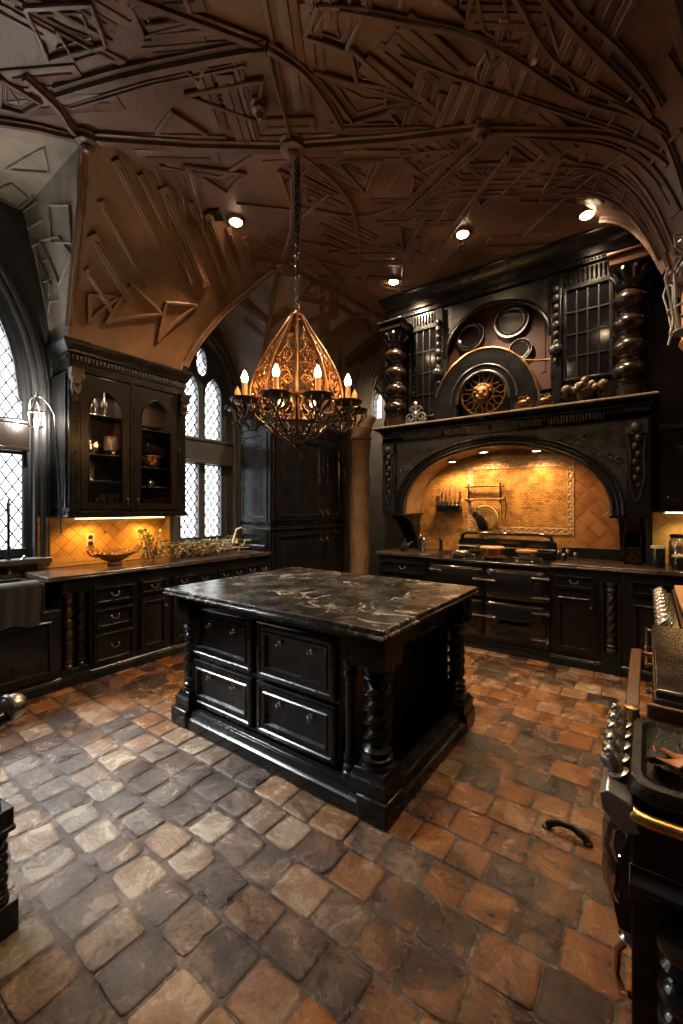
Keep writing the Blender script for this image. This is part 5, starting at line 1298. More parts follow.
# ------------------------------------------------------------------ right-hand run (facing -x). local x = -world y, local y = +world x
RM90 = -pi/2
def stove():
    # local origin at world (0.0, 1.70): local x runs 0..0.41 towards the camera
    t = thing('cast_iron_stove', 'small ornate black cast-iron stove with chrome knobs and a brass end rail', 'stove', (-.03,1.70,0), RM90)
    W, D, T = .42, .55, .90
    mb = MB(); mb.box(0,W,.03,D,.12,T-.05); mb.build('body', ENAM, t, bevel=.01)
    mb = MB(); rings = []
    for i, z in ((.015,T-.05),(.0,T-.04),(-.012,T-.02),(-.012,T-.006),(-.002,T+.012),(.018,T+.014),(.028,T+.004),(.03,T+.002)):
        r_ = .05; ring = []
        for cx, cy, a0 in ((W-i-r_,D-i-r_,0),(i+r_,D-i-r_,pi/2),(i+r_,i+r_,pi),(W-i-r_,i+r_,3*pi/2)):
            for k in range(5): a = a0+k*pi/8; ring.append((cx+r_*cos(a), cy+r_*sin(a), z))
        rings.append(ring)
    mb.loft(rings); mb.build('top_plate', IRON, t)
    mb = MB()
    for k in range(5): mb.tube([(W*.2+.02*k,.10+.08*k,T+.004),(W*.8-.03*k,.14+.07*k,T+.004)], .0025, 4)
    mb.build('cast_lines', IRON, t)
    # sloping control panel along the front with chrome knobs
    mb = MB(); mb.loft([[(x,.0,T-.025),(x,-.05,T-.008),(x,-.068,T-.02),(x,-.06,T-.062),(x,-.015,T-.105),(x,.02,T-.09)] for x in (.02,W+.035)]); mb.build('control_panel', mat('blued_steel', (.2,.21,.225), (.3,.31,.33), rough=.3, metal=.7, scale=20), t, bevel=.004)
    for k in range(5):
        x = .055+.075*k; m = MB()
        M = Matrix.Rotation(radians(25),3,'X'); c = (x,-.032,T-.012)
        m.lathe([(.001,0),(.028,0),(.03,.006),(.02,.012),(.018,.02),(.026,.028),(.026,.044),(.02,.052),(.001,.054)], c, 16, mod=lambda r, z, a: r*(1+.08*cos(7*a)) if z > .025 else r, M=M)
        kn = m.build('control_knob', PEWT, t)
        m = MB(); m.tube([(x-.03,-.05,T+.04),(x+.03,-.052,T+.042)], .006, 6); m.ball((x,-.052,T+.042), .016, 8, 6); m.build('knob_bar', CHROME, kn)
    # bowed oven door
    mb = MB(); rings = []
    for k in range(15):
        z = .53+(T-.11-.53)*k/14; b = .015+.058*sin(pi*min(1,(k+2.5)/15))**.8
        rings.append([(.03,.03,z),(.03,-b*.55,z),(.09,-b*.95,z),(W/2,-b-.008,z),(W-.07,-b*.95,z),(W-.0,-b*.55,z),(W-.0,.03,z)])
    mb.loft(rings); d = mb.build('bowed_door', ENAM, t)
    mb = MB()
    for z, s in ((.75,.8),(.64,.6)):
        mb.tube([(W+.002,-.03,z+.03),(W+.016,-.036,z+.035),(W+.02,-.04,z),(W+.016,-.03,z-.045*s),(W+.002,-.025,z-.045*s)], .006, 6)
    mb.build('door_latch', CHROME, d)
    # brass rail and moulded end panel
    mb = MB(); mb.tube([(W+.012,-.002,T-.05),(W+.03,.01,T-.051),(W+.036,.04,T-.052),(W+.036,D-.02,T-.05)], .016, 10); mb.build('brass_rail', BRASS, t)
    mb = MB(); mb.box(W,W+.03,.0,D,.12,T-.07); mb.build('end_panel', IRON, t, bevel=.004)
    mb = MB(); 
    for i, (o, z) in enumerate(((.05,.70),(.06,.69),(.06,.665),(.04,.655))): pass
    mb.loft([[(W,-.005,z),(W+o,-.005,z),(W+o,D,z),(W,D,z)] for o, z in ((.03,.645),(.045,.655),(.05,.665),(.05,.68),(.062,.69),(.062,.70),(.04,.712),(.03,.73))]); mb.build('end_moulding', BRWN, t, bevel=.003)
    mb = MB(); bal(mb, W+.085, .10, .20, .055, .44, 'bulb', 24); mb.build('turned_post', ENAM, t)
    mb = MB(); mb.loft([[(W,.0,z),(W+o,.0,z),(W+o,D,z),(W,D,z)] for o, z in ((.16,.0),(.16,.12),(.15,.13),(.155,.15),(.14,.165),(.14,.198))]); mb.build('end_plinth', IRON, t, bevel=.005)
    mb = MB(); mb.box(0,W,.0,D,.0,.12); mb.build('plinth', IRON, t, bevel=.006)
    mb = MB(); mb.lathe([(.001,.495),(.02,.495),(.024,.505),(.018,.512),(.024,.52),(.02,.53),(.001,.532)], (W-.02,-.005,0), 14); mb.build('hose_clamp', CHROME, t)
    mb = MB(); mb.tube([(W-.02,-.005,.50),(W-.02,-.03,.46),(W-.015,-.034,.40),(W-.005,-.02,.37),(W+.005,-.004,.38)], .008, 8); mb.build('copper_pipe', COPPER, t)
stove()
def leaf(loc, rot, s, label, ph):
    mb = MB(); V = []; n = 9; F = []
    for j in range(n+1):
        tt = j/n; w = s*.42*sin(pi*tt**.8)*(1+.25*sin(13*tt+ph))
        for i in (-2,-1,0,1,2):
            V.append((w*i/2*(1+.1*sin(9*tt+i+ph)), s*(tt-.5), .012+.014*sin(5*tt+ph)+.008*abs(i)*cos(3*tt+ph)))
    m = len(V); V += [(a,b,c-.0022) for a,b,c in V]
    for j in range(n):
        for i in range(4):
            a = j*5+i; F += [(a,a+1,a+6,a+5),(m+a,m+a+5,m+a+6,m+a+1)]
    for j in range(n): F += [(j*5,j*5+5,m+j*5+5,m+j*5),(j*5+4,m+j*5+4,m+j*5+9,j*5+9)]
    mb.add(V, F); mb.tube([(0,s*.45,.012),(.01,s*.7,.018)], .002, 4)
    o = mb.build('dried_leaf', LEAFM, loc=loc, rotz=rot, angle=80); tag(o, label, 'leaf')
leaf((.04,1.385,.924), .5, .10, 'curled reddish-brown dry leaf on the stove top, at the front', 0)
leaf((.085,1.47,.924), -1.0, .12, 'darker brown dry leaf on the stove top, behind the reddish leaf', 2)
leaf((.14,1.40,.924), 1.9, .09, 'small brown dry leaf on the stove top farthest from the knobs', 4)
t = thing('side_cabinet', 'black base cabinet beyond the stove, with a wooden towel rail', 'base cabinet', (.05,2.72,0), RM90)
mb = MB(); mb.box(0,.98,.0,.58,.1,.945); mb.build('carcass', BLK, t, bevel=.004)
mb = MB(); mb.box(0,.98,.04,.58,0,.1); mb.build('plinth', BLK, t)
for a, b in ((.03,.48),(.50,.95)):
    mb = MB(); mb.panel(a,b,.13,.90,door_steps()); d = mb.build('door', BLK, t); hm = MB(); knob_mb(hm, b-.03,-.02,.8); hm.build('knob', CHROME, d)
mb = MB(); rings = [[(x,-.12,.83+dz),(x,-.075,.845+dz),(x,-.07,.865+dz),(x,-.115,.86+dz)] for x, dz in ((.02,.0),(.9,.0),(.96,-.02))]
mb.loft(rings); mb.build('towel_rail', RAIL, t, bevel=.006)
for x in (.06,.93):
    mb = MB(); mb.tube([(x,.0,.85),(x,-.05,.85),(x,-.085,.855)], [.016,.013,.018], 10); mb.build('rail_bracket', BRASS, t)
mb = MB(); mb.lathe([(.001,0),(.02,0),(.024,.02),(.02,.035),(.024,.05),(.001,.055)], (.975,-.09,.872), 14); mb.build('rail_finial', BRASS, t)
wtop('worktop', 'long dark stone worktop on the right-hand side, under the cutting board', .02, XR-.004, 1.735, 2.70, .948, 1.0)
mb = MB(); mb.box(.0,.60,1.715,1.733,.80,.955); tag(mb.build('filler_strip', RAIL, bevel=.006), 'brown wooden filler strip between the stove and the stone worktop', 'trim strip')
def cooker2():
    t = thing('gas_cooker', 'black cooker with a row of ribbed steel knobs, under the pale cutting board', 'stove', (.07,3.95,0), RM90)
    W = 1.22
    mb = MB(); mb.box(0,W,0,.56,.08,.97); mb.build('body', ENAM, t, bevel=.008)
    mb = MB(); mb.box(0.02,W-.02,.04,.56,0,.08); mb.build('plinth', ENAM, t)
    mb = MB(); mb.box(0,W,.075,.56,.972,1.0); mb.build('hob_plate', ENAM, t, bevel=.006)
    mb = MB(); mb.panel(.05,W-.05,.14,.80,[(0,0),(0,-.025),(.03,-.03),(.06,-.022),(.09,-.02)]); d = mb.build('oven_door', ENAM, t)
    mb = MB(); mb.tube([(.15,-.07,.72),(W-.15,-.07,.72)], .01, 8); [mb.tube([(x,-.07,.72),(x,-.02,.72)], .008, 6) for x in (.2,W-.2)]; mb.build('door_handle', CHROME, d)
    for k in range(9):
        m = MB(); x = .10+.128*k
        m.lathe([(.001,0),(.038,0),(.042,.008),(.034,.014),(.042,.022),(.034,.028),(.042,.036),(.034,.044),(.03,.052),(.001,.056)], (x,.02,.968), 18, M=Matrix.Rotation(radians(42),3,'X')); m.build('control_knob', PEWT, t)
    mb = MB(); mb.tube([(W-.06,-.0,.86),(W-.05,-.06,.855),(W-.03,-.075,.86)], .008, 6); mb.build('lever', CHROME, t)
cooker2()
t = thing('cutting_board', 'thick pale wooden cutting board lying on the far cooker top', 'cutting board', (.40,3.42,1.002))
mb = MB(); mb.box(-.24,.2,-.42,.40,.012,.05); mb.build('board_slab', BOARD, t, bevel=.006)
mb = MB(); [mb.box(a,a+.06,b,b+.06,0,.013) for a in (-.22,.12) for b in (-.4,.32)]; mb.build('board_foot', BLK, t)
# ------------------------------------------------------------------ wrought-iron lantern on the vaulting shaft
def lantern():
    t = thing('iron_lantern', 'grey wrought-iron scrolled lantern hanging by the shaft at the picture\'s right edge', 'lantern', (.27,3.98,2.9))
    mb = MB()
    for k in range(4):
        a = pi/4+k*pi/2; u, v = cos(a), sin(a)
        mb.tube([(.11*u,.11*v,.0),(.14*u,.14*v,.15),(.15*u,.15*v,.42),(.10*u,.10*v,.5),(.03*u,.03*v,.56)], .011, 6)
        mb.tube([(.15*u,.15*v,.40),(.20*u,.20*v,.43),(.23*u,.23*v,.36),(.19*u,.19*v,.22),(.16*u,.16*v,.06),(.19*u,.19*v,-.04)], .009, 6)
    for z, r in ((.0,.11),(.16,.142),(.42,.152)): mb.ring((0,0,z), r, .01, 'z', 24, 6)
    mb.lathe([(.001,-.05),(.02,-.04),(.012,-.02),(.11,-.01),(.11,.0),(.001,.0)], seg=16); mb.build('cage', GIRON, t)
    mb = MB()
    for k in range(5):
        a = 2*pi*k/5; u, v = cos(a), sin(a)
        mb.tube([(.04*u,.04*v,.55),(.12*u,.12*v,.60),(.13*u,.13*v,.68),(.07*u,.07*v,.70),(.05*u,.05*v,.64)], .012, 6)
    mb.build('scrolled_crown', GIRON, t)
    mb = MB()
    top = zc(.27,3.98)-2.9
    k = 0; z = .68
    while z < top-.02:
        mb.tube([(.016*cos(a)*(1 if k % 2 else 0), .016*cos(a)*(0 if k % 2 else 1), z+.024*sin(a)) for a in [2*pi*j/8 for j in range(8)]], .005, 5, closed=True); z += .036; k += 1
    mb.lathe([(.001,top-.04),(.03,top-.03),(.04,top-.015),(.001,top-.012)], seg=12); mb.build('chain', GIRON, t)
    mb = MB(); mb.lathe([(.001,.01),(.03,.01),(.03,.12),(.001,.12)], seg=14); mb.build('candle', CANDM, t)
lantern()
def wall_lantern():
    t = thing('wall_lantern', 'small iron wall lantern on a curved bracket between the big window and the glass cabinet', 'lantern', (-4.62,1.50,2.36))
    mb = MB()
    for a, b in ((-.055,-.05),(.055,-.05),(.055,.05),(-.055,.05)): mb.tube([(a*.8,b*.8,0),(a,b,.14),(0,0,.26)], .006, 6)
    for z, s in ((0,.045),(.14,.056)): mb.tube([(s,s,z),(s,-s,z),(-s,-s,z),(-s,s,z)], .007, 6, closed=True)
    mb.ring((0,0,.285), .02, .005, 'y', 12, 5); mb.build('lantern_frame', IRON, t)
    mb = MB(); mb.lathe([(.001,.0),(.02,0),(.024,.03),(.02,.07),(.001,.08)], seg=12); mb.build('glass_cup', LANT, t)
    mb = MB(); mb.tube([(0,0,.30),(0,.03,.37),(0,.0,.44),(0,-.02,.40)], .006, 6); mb.tube([(0,0,.30),(.0,.05,.28),(.02,.10,.22),(.05,.135,.12),(.06,.15,-.2),(.06,.185,-1.0)], .008, 6)
    mb.tube([(0,0,.3),(-.05,-.03,.26),(-.10,-.03,.16),(-.215,-.0,.12)], .007, 6); mb.build('bracket', IRON, t)
wall_lantern()

# ------------------------------------------------------------------ chandelier
def chandelier():
    cx, cy = -2.21, 2.45
    t = thing('chandelier', 'large gilded iron chandelier with candle lights hanging over the island', 'chandelier', (cx,cy,0))
    top = zc(cx,cy)-.12
    mb = MB(); k = 0; z = 3.20
    while z < top:
        pts = [(.017*cos(a)*(1 if k % 2 else 0), .017*cos(a)*(0 if k % 2 else 1), z+.03*sin(a)) for a in [2*pi*j/10 for j in range(10)]]
        mb.tube(pts, .0065, 5, closed=True); z += .044; k += 1
    mb.tube([(.02,0,top),(.03,.01,3.9),(.015,-.01,3.5),(.0,.0,3.2)], .004, 5); mb.build('chain', IRON, t)
    mb = MB(); mb.ring((0,0,3.09), .052, .012, 'z', 24, 6); mb.ring((0,0,3.05), .058, .008, 'z', 24, 6); mb.lathe([(.001,3.2),(.012,3.19),(.02,3.16),(.012,3.14),(.03,3.12),(.045,3.1),(.03,3.08),(.001,3.07)], seg=14)
    mb.build('crown', GILT, t)
    view = math.atan2(-cy, -cx)
    prof = [(.055,3.08),(.12,2.97),(.205,2.84),(.28,2.71),(.335,2.59),(.36,2.49),(.365,2.40)]
    def R_at(z):
        for (r0,z0),(r1,z1) in zip(prof, prof[1:]):
            if z <= z0 and z >= z1: return r0+(r1-r0)*(z0-z)/(z0-z1)
        return prof[-1][0]
    n = 10
    for k in range(n):
        a = view+2*pi*k/n; u, v = cos(a), sin(a)
        mb = MB(); mb.tube([(r*u,r*v,z) for r, z in prof], .011, 8); mb.build('bell_rib', GILT, t)
        # filigree scrolls between this rib and the next, laid on the bell
        mb = MB(); am = a+pi/n
        def on(q, z): r = R_at(z)-.012; return (r*cos(am+q), r*sin(am+q), z)
        for s in (-1,1):
            for zc0, w, rr in ((2.50,.15,.045),(2.60,.14,.05),(2.71,.12,.05),(2.83,.08,.04)):
                pts = []
                for i in range(16):
                    b = i*.62; f = 1-i/19
                    rad = max(.08, R_at(zc0)); pts.append(on(s*(w*.9-rr*f*cos(b)/rad), zc0+rr*f*sin(b)))
                mb.tube(pts, .005, 5)
            mb.tube([on(s*.02,2.42),on(s*.2,2.5),on(s*.06,2.62),on(s*.18,2.7),on(s*.03,2.8),on(s*.1,2.9)], .006, 5)
        mb.tube([on(0,2.42),on(0,2.9)], .005, 5)
        for zz in (2.47,2.57,2.67,2.77): mb.ball(on(0,zz), .013, 6, 4)
        mb.build('filigree', GILT, t)
    mb = MB(); mb.ring((0,0,2.40), .365, .013, 'z', 48, 6); mb.ring((0,0,2.63), .318, .007, 'z', 40, 6); mb.build('hoop', GILT, t)
    mb = MB(); mb.tube([(0,0,3.07),(0,0,2.3)], .012, 8); mb.lathe([(.001,2.2),(.05,2.22),(.09,2.28),(.05,2.34),(.03,2.4),(.05,2.46),(.02,2.52),(.001,2.55)], seg=18); mb.build('centre_stem', BRONZ, t)
    # lower basket
    mb = MB()
    for k in range(12):
        a = view+2*pi*k/12; P = lambda r, z, q=0: (r*cos(a+q), r*sin(a+q), z)
        mb.tube([P(.36,2.40),P(.32,2.31),P(.24,2.24),P(.17,2.17),P(.09,2.12),P(.01,2.10)], .009, 6)
        for s in (-1,1):
            mb.tube([P(.26+.04*cos(i*.6)*(1-i/16),2.27+.04*sin(i*.6)*(1-i/16), s*.12) for i in range(14)], .006, 5)
            mb.tube([P(.15+.03*cos(i*.6)*(1-i/16),2.18+.03*sin(i*.6)*(1-i/16), s*.14) for i in range(14)], .006, 5)
    mb.ring((0,0,2.24), .24, .008, 'z', 36, 6); mb.ring((0,0,2.155), .13, .008, 'z', 28, 6); mb.ball((0,0,2.085), .024, 10, 8); mb.build('hanging_basket', DKBR, t)
    for k in range(n):
        a = view+2*pi*(k+.5)/n; u, v = cos(a), sin(a); R = .455
        P = lambda r, z, q=0: (r*u-q*v, r*v+q*u, z)
        mb = MB(); mb.tube([P(.33,2.36),P(.38,2.29),P(R,2.29),P(R,2.35)], .010, 6)
        for j in range(8):
            b = 2*pi*j/8; c0, s0 = cos(b), sin(b)
            mb.tube([P(R+.085*c0,2.362,.085*s0),P(R+.095*c0,2.33,.095*s0),P(R+.06*c0,2.29,.06*s0),P(R+.03*c0,2.265,.03*s0),P(R+.045*c0,2.245,.045*s0)], .006, 5)
        arm = mb.build('candle_arm', DKBR, t)
        mb = MB(); mb.lathe([(.001,2.352),(.05,2.345),(.095,2.358),(.106,2.374),(.098,2.374),(.05,2.36),(.001,2.36)], (R*u,R*v,0), 20); mb.build('drip_pan', DKBR, arm)
        lit = k not in (2, 7)
        mb = MB(); mb.lathe([(.001,2.36),(.02,2.36),(.026,2.375),(.019,2.39),(.019,2.485 if lit else 2.45),(.012,2.49 if lit else 2.455),(.001,2.49 if lit else 2.455)], (R*u,R*v,0), 14); mb.build('candle', CANDM, arm)
        mb = MB(); mb.lathe([(.001,2.488 if lit else 2.452),(.014,2.49 if lit else 2.456),(.022,2.505 if lit else 2.47),(.0245,2.52 if lit else 2.485),(.017,2.545 if lit else 2.505),(.006,2.568 if lit else 2.53),(.001,2.575 if lit else 2.54)], (R*u,R*v,0), 12); mb.build('flame_bulb', BULB if lit else CANDM, arm)
chandelier()

# ------------------------------------------------------------------ ceiling fittings
LIGHTS = [(-3.29,2.75,'glowing recessed ceiling light next to the dark ceiling vent'), (-1.54,4.25,'glowing recessed ceiling light with a short pull cord below it'),
          (-.46,4.62,'glowing recessed ceiling light above the right end of the overmantel'), (-2.56,4.63,'glowing recessed ceiling light above the left end of the overmantel'),
          (-1.35,.55,'recessed ceiling light over the front of the room, between the armchair and the island'), (-.55,2.15,'recessed ceiling light above the stove side of the room')]
for i, (x, y, lab) in enumerate(LIGHTS):
    z = zc(x,y)-.003
    t = thing('recessed_light', lab, 'ceiling light', (x,y,z), 0, 'recessed ceiling lights')
    mb = MB(); mb.lathe([(.05,.0),(.085,.0),(.088,-.008),(.08,-.016),(.064,-.02),(.06,-.012),(.05,-.004)], seg=24); mb.build('trim_ring', BRONZ, t)
    mb = MB(); mb.lathe([(.001,-.006),(.058,-.006),(.05,-.03),(.03,-.042),(.001,-.046)], seg=20); mb.build('lamp_lens', SPOTE, t)
    if i == 1: mb = MB(); mb.tube([(.0,-.075,0),(.0,-.075,-.27)], .004, 5); mb.ball((0,-.075,-.28), .012, 8, 6); mb.build('pull_cord', IRON, t)
t = thing('ceiling_vent', 'dark square grille in the ceiling next to a glowing light', 'vent', (-3.40,2.56,zc(-3.40,2.56)-.002), .5)
mb = MB(); mb.box(-.10,.10,-.08,.08,-.02,0); mb.build('vent_frame', IRON, t, bevel=.004)
mb = MB(); [mb.box(-.085,.085,-.07+.024*k,-.058+.024*k,-.028,-.02) for k in range(6)]; mb.build('grille', BLK, t)
mb = MB(); mb.lathe([(.001,-.03),(.018,-.028),(.03,-.012),(.034,0),(.001,0)], seg=16)
tag(mb.build('ceiling_sensor', CORK, loc=(-.58,2.87,zc(-.58,2.87)-.001)), 'small pale round fitting on the bare ceiling field', 'sensor')

# ------------------------------------------------------------------ things on the left worktop
ZT = .999
def ornate_bowl():
    t = thing('ornate_bowl', 'long ornate rust-coloured bowl with scrolled handles on the left worktop', 'bowl', (-4.58,2.20,ZT), R90)
    rings = []
    for k, (r, z) in enumerate(((.06,0),(.07,.012),(.045,.03),(.09,.05),(.15,.08),(.18,.115),(.17,.115),(.14,.085),(.06,.055),(.001,.05))):
        rings.append([(r*1.15*cos(2*pi*i/28)*(1+.05*cos(10*pi*i/28)), r*.62*sin(2*pi*i/28), z+.02*(abs(cos(2*pi*i/28)))**2*(r > .1)) for i in range(28)])
    mb = MB(); mb.loft(rings); mb.build('bowl_body', RUST, t)
    for s in (-1,1):
        mb = MB(); mb.tube([(s*.17,0,.1),(s*.24,0,.12),(s*.275,0,.165),(s*.24,0,.19),(s*.22,0,.165),(s*.235,0,.15)], [.016,.014,.011,.01,.008,.006], 8); mb.ball((s*.2,0,.12), .02); mb.build('scroll_handle', RUST, t)
    rnd = random.Random(8); mb = MB()
    for k in range(22):
        x, y = rnd.uniform(-.13,.13), rnd.uniform(-.06,.06); mb.tube([(x,y,.09),(x+rnd.uniform(-.08,.08),y+rnd.uniform(-.04,.04),.13),(x+rnd.uniform(-.12,.12),y+rnd.uniform(-.05,.05),.15+rnd.uniform(0,.03))], .005, 5)
    mb.build('dried_pods', RUST, t)
ornate_bowl()
def herbs():
    t = thing('dried_branches', 'sprawling heap of dried herb branches with a curling vine on the worktop below the window', 'dried branches', (-4.53,3.13,ZT), R90)
    rnd = random.Random(21)
    tw = MB(); lf = MB(); pal = MB()
    for k in range(70):
        x0 = rnd.uniform(-.5,.55); y0 = rnd.uniform(-.12,.14); z = .012
        if k < 16: x0 = rnd.uniform(-.55,-.36)
        a = rnd.uniform(-.9,.9)+(pi if rnd.random() < .4 else 0); l = rnd.uniform(.14,.32); up = rnd.uniform(.05,.17) if k >= 16 else rnd.uniform(.16,.30)
        if k < 16: l *= .35
        pts = []
        for j in range(6):
            s = j/5; pts.append((x0+l*s*cos(a)+rnd.uniform(-.012,.012), clamp(y0+l*s*sin(a)*.5+rnd.uniform(-.012,.012),-.22,.20), z+up*sin(s*1.9)+rnd.uniform(0,.01)))
        tw.tube(pts, [.0045,.004,.0035,.003,.0025,.002], 5)
        for j in range(1,6):
            for q in range(4):
                p = pts[j]; b = rnd.uniform(0,2*pi); e = rnd.uniform(.018,.04); w = e*.3; dz = rnd.uniform(-.01,.03)
                c, s = cos(b), sin(b)
                tgt = lf if rnd.random() < .8 else pal
                zz = max(.004, p[2])
                tgt.add([(p[0],p[1],zz),(p[0]+.5*e*c-w*s,p[1]+.5*e*s+w*c,max(.004,zz+dz*.6)),(p[0]+e*c,p[1]+e*s,max(.004,zz+dz)),(p[0]+.5*e*c+w*s,p[1]+.5*e*s-w*c,max(.004,zz+dz*.6+.004))], [(0,1,2),(0,2,3)])
    tw.build('twigs', TWIG, t)
    f = lf.build('leaves', HERB, t); f['kind'] = 'stuff'; t.scale = (1.15,1.1,1.15)
    f = pal.build('pale_leaves', VINE, t); f['kind'] = 'stuff'
    mb = MB(); mb.tube([(.1,.0,.03),(.3,.02,.06),(.44,.05,.05),(.54,.03,.10),(.58,.04,.19),(.62,.05,.265),(.69,.05,.285),(.75,.05,.255),(.765,.05,.235)], [.006,.009,.011,.012,.012,.011,.009,.007,.004], 8)
    mb.tube([(.35,-.05,.05),(.55,-.06,.06),(.7,-.03,.045),(.8,.02,.05)], [.006,.007,.006,.003], 7); mb.build('curling_vine', VINE, t)
    mb = MB()
    for k in range(14):
        x, y = rnd.uniform(.15,.5), rnd.uniform(-.12,.1); mb.ball((x,y,.03+rnd.uniform(0,.05)), rnd.uniform(.012,.02), 8, 6, (1,1,.8))
    mb.build('seed_heads', RUST, t)
herbs()
t = thing('wall_outlet', 'copper-toned double power outlet on the ochre tiles above the ornate bowl', 'outlet', (-4.828,2.06,1.255), R90)
mb = MB(); mb.box(-.045,.045,-.008,0,-.07,.07); mb.build('cover_plate', OUTL, t, bevel=.004)
for z in (-.032,.032):
    mb = MB(); mb.lathe([(.001,0),(.026,0),(.024,.005),(.001,.005)], (0,-.008,z), 18, M=Matrix.Rotation(pi/2,3,'X')); s = mb.build('socket', BRONZ, t)
    mb = MB(); [mb.box(x-.003,x+.003,-.0155,-.013,z-.008,z+.008) for x in (-.009,.009)]; mb.build('slot', BLK, s)
mb = MB(); mb.tube([(0,0,0),(0,-.018,0),(0,-.03,.012)], .005, 6); mb.ball((0,-.03,.014), .01, 8, 6)
tag(mb.build('wall_hook', BRONZ, loc=(-4.827,2.20,1.33), rotz=R90), 'small dark hook on the ochre tiles right of the outlet', 'hook')

# ------------------------------------------------------------------ iron handle lying on the floor, carved bench at the left edge
t = thing('floor_handle', 'curved dark iron handle lying on the terracotta floor near the stove', 'handle', (-.315,2.305,0.002), 0)
mb = MB(); mb.tube([(-.085,0,.012),(-.07,0,.028),(-.035,.006,.045),(.02,.006,.046),(.065,0,.03),(.085,0,.012)], [.016,.014,.013,.013,.014,.016], 10, flat=1.2); mb.build('grip', IRON, t)
for x in (-.09,.09): MB().lathe([(.001,0),(.022,0),(.02,.008),(.012,.014),(.001,.014)], (x,0,0), 12).build('end_pad', IRON, t)
def bench():
    # stands just beyond the left frame edge, one carved end in view
    t = thing('carved_armchair', 'black carved armchair with a pewter arm finial, cut by the left frame edge', 'armchair', (-1.93,.50,0), radians(8))
    mb = MB(); mb.box(-.62,.0,-.5,.06,.40,.47); mb.mold(-.62,0,-.5,[(.0,.385),(.015,.39),(.015,.405),(0,.41)], .06); mb.v = [(a, min(b,.06) if b > -.6 else b, c) for a,b,c in mb.v]; mb.build('seat', BLK, t, bevel=.01)
    for x, y in ((-.04,.02),(-.58,.02),(-.04,-.46),(-.58,-.46)):
        mb = MB(); bal(mb, x, y, .12, .038, .27, 'bulb', 16); mb.box(x-.05,x+.05,y-.05,y+.05,0,.12); mb.build('leg', BLK, t, bevel=.006)
    for x in (-.04,-.58):
        a = MB(); bal(a, x, .0, .472, .032, .32, 'bulb', 16); a.tube([(x,-.48,.84),(x,-.2,.815),(x,.0,.80),(x,.05,.81)], [.034,.03,.034,.03], 10); ar = a.build('arm', BLK, t)
        f = MB(); f.ball((x,.075,.835), .05, 14, 10, (1,.9,.9)); f.ring((x,.055,.832), .045, .009, 'y', 18, 6); f.build('finial', PEWT, ar)
    mb = MB(); mb.box(-.62,.0,-.56,-.501,.40,1.05); mb.panel(-.56,-.06,.5,1.0,[(0,-.501),(0,-.49),(.03,-.485),(.05,-.498)]); mb.build('back', BLK2, t, bevel=.01)
bench()

# ------------------------------------------------------------------ camera
cam = bpy.data.cameras.new('camera'); co = bpy.data.objects.new('camera', cam); COL.objects.link(co)
cam.sensor_fit = 'HORIZONTAL'; cam.sensor_width = 36; cam.lens = 36*420/683
cam.shift_y = -4/683; cam.clip_start = .02
co.location = (0,0,1.6); co.rotation_euler = (pi/2,0,radians(36)); SC.camera = co

# ------------------------------------------------------------------ light
w = bpy.data.worlds.new('world'); SC.world = w; w.use_nodes = True
w.node_tree.nodes['Background'].inputs[0].default_value = (.93,.97,1,1); w.node_tree.nodes['Background'].inputs[1].default_value = 3.2
def portal(y0, y1, z0, z1, x, name):
    l = bpy.data.lights.new(name, 'AREA'); l.shape = 'RECTANGLE'; l.size = y1-y0; l.size_y = z1-z0; l.cycles.is_portal = True
    o = bpy.data.objects.new(name, l); COL.objects.link(o); o.location = (x,(y0+y1)/2,(z0+z1)/2)
    o.rotation_euler = (pi/2,0,-pi/2) ; return o
portal(-.55,1.5,1.15,4.25,XL-.28,'portal_big_window'); portal(3.05,3.85,1.2,3.85,XL-.28,'portal_small_window')
sun = bpy.data.lights.new('daylight', 'SUN'); sun.energy = 54; sun.angle = radians(30); sun.color = (.93,.97,1)
so = bpy.data.objects.new('daylight', sun); COL.objects.link(so); so.rotation_euler = Vector((.55,.28,-.79)).to_track_quat('-Z','Y').to_euler()
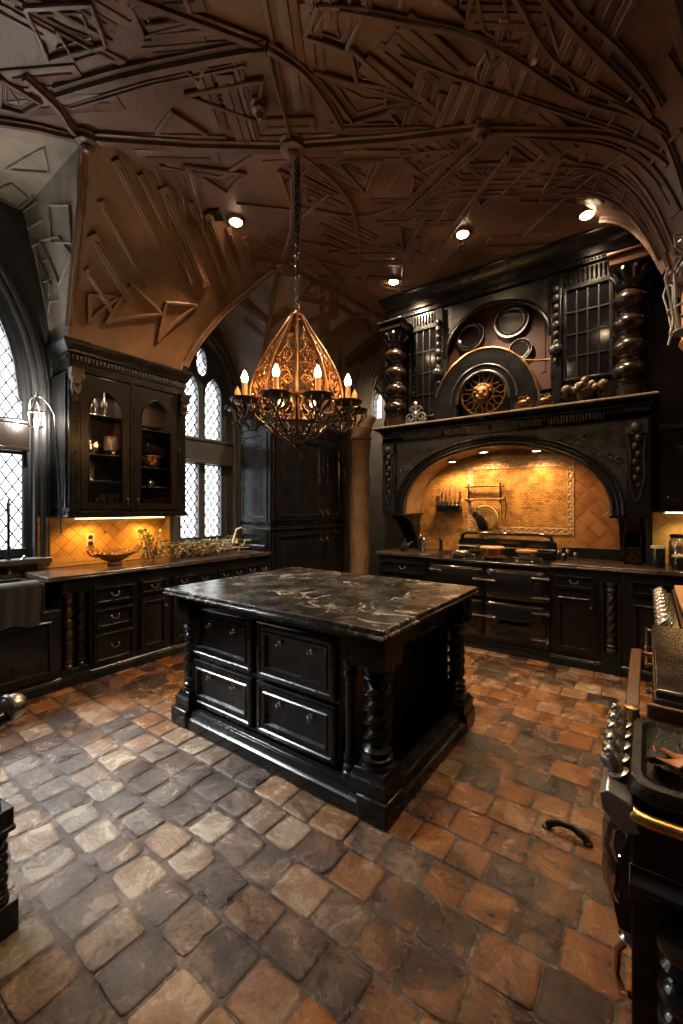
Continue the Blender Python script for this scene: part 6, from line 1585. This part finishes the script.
def spot(loc, e, ang, col, blend=.6, rad=.04, rot=(0,0,0), name='lamp'):
    l = bpy.data.lights.new(name, 'SPOT'); l.energy = e; l.spot_size = radians(ang); l.spot_blend = blend; l.color = col; l.shadow_soft_size = rad
    o = bpy.data.objects.new(name, l); COL.objects.link(o); o.location = loc; o.rotation_euler = rot; return o
WARM = (1,.74,.48)
for i, (x, y, _) in enumerate(LIGHTS): spot((x,y,zc(x,y)-.06), (240,240,90,230,30,200)[i], 150 if i == 3 else 125, (1,.64,.32) if i in (0,5) else WARM, name='ceiling_lamp')
for x in (-2.02,-1.62,-1.02): spot((x,5.2,1.53+.78*sqrt(1-((x+1.42)/1.14)**2)**.86-.035), 40, 150, (1,.6,.27), name='hood_lamp')
pl = bpy.data.lights.new('lantern_lamp', 'POINT'); pl.energy = 34; pl.color = (1,.9,.76); pl.shadow_soft_size = .03
po = bpy.data.objects.new('lantern_lamp', pl); COL.objects.link(po); po.location = (-4.62,1.49,2.475)
t = thing('recessed_light', 'recessed ceiling light in the passage behind the pointed arch', 'ceiling light', (-3.9,6.75,4.617), 0, 'recessed ceiling lights')
MB().lathe([(.05,.0),(.085,.0),(.088,-.008),(.08,-.016),(.064,-.02),(.06,-.012),(.05,-.004)], seg=24).build('trim_ring', BRONZ, t)
MB().lathe([(.001,-.006),(.058,-.006),(.05,-.03),(.03,-.042),(.001,-.046)], seg=20).build('lamp_lens', SPOTE, t)
spot((-3.9,6.75,4.55), 420, 140, WARM, name='passage_lamp')
spot((.35,5.24,1.535), 8, 150, (1,.7,.3), name='cabinet_lamp')
for y in (2.0,2.6): spot((-4.66,y,1.47), 13, 155, (1,.52,.13), name='cabinet_lamp')
spot((-4.495,2.05,2.89), 40, 150, (1,.8,.58), rot=(0,radians(10),0), name='cabinet_lamp'); spot((-4.495,2.6,2.89), 36, 150, (1,.68,.4), rot=(0,radians(10),0), name='cabinet_lamp')  # spot behind the left door has no fitting, added to brighten the contents
SC.view_settings.view_transform = 'Standard'; SC.view_settings.look = 'None'; SC.view_settings.exposure = .64; SC.view_settings.gamma = 1
SC.view_settings.use_curve_mapping = False
SC.cycles.use_denoising = True; SC.cycles.max_bounces = 8; SC.cycles.transparent_max_bounces = 16
SC.cycles.sample_clamp_indirect = 6
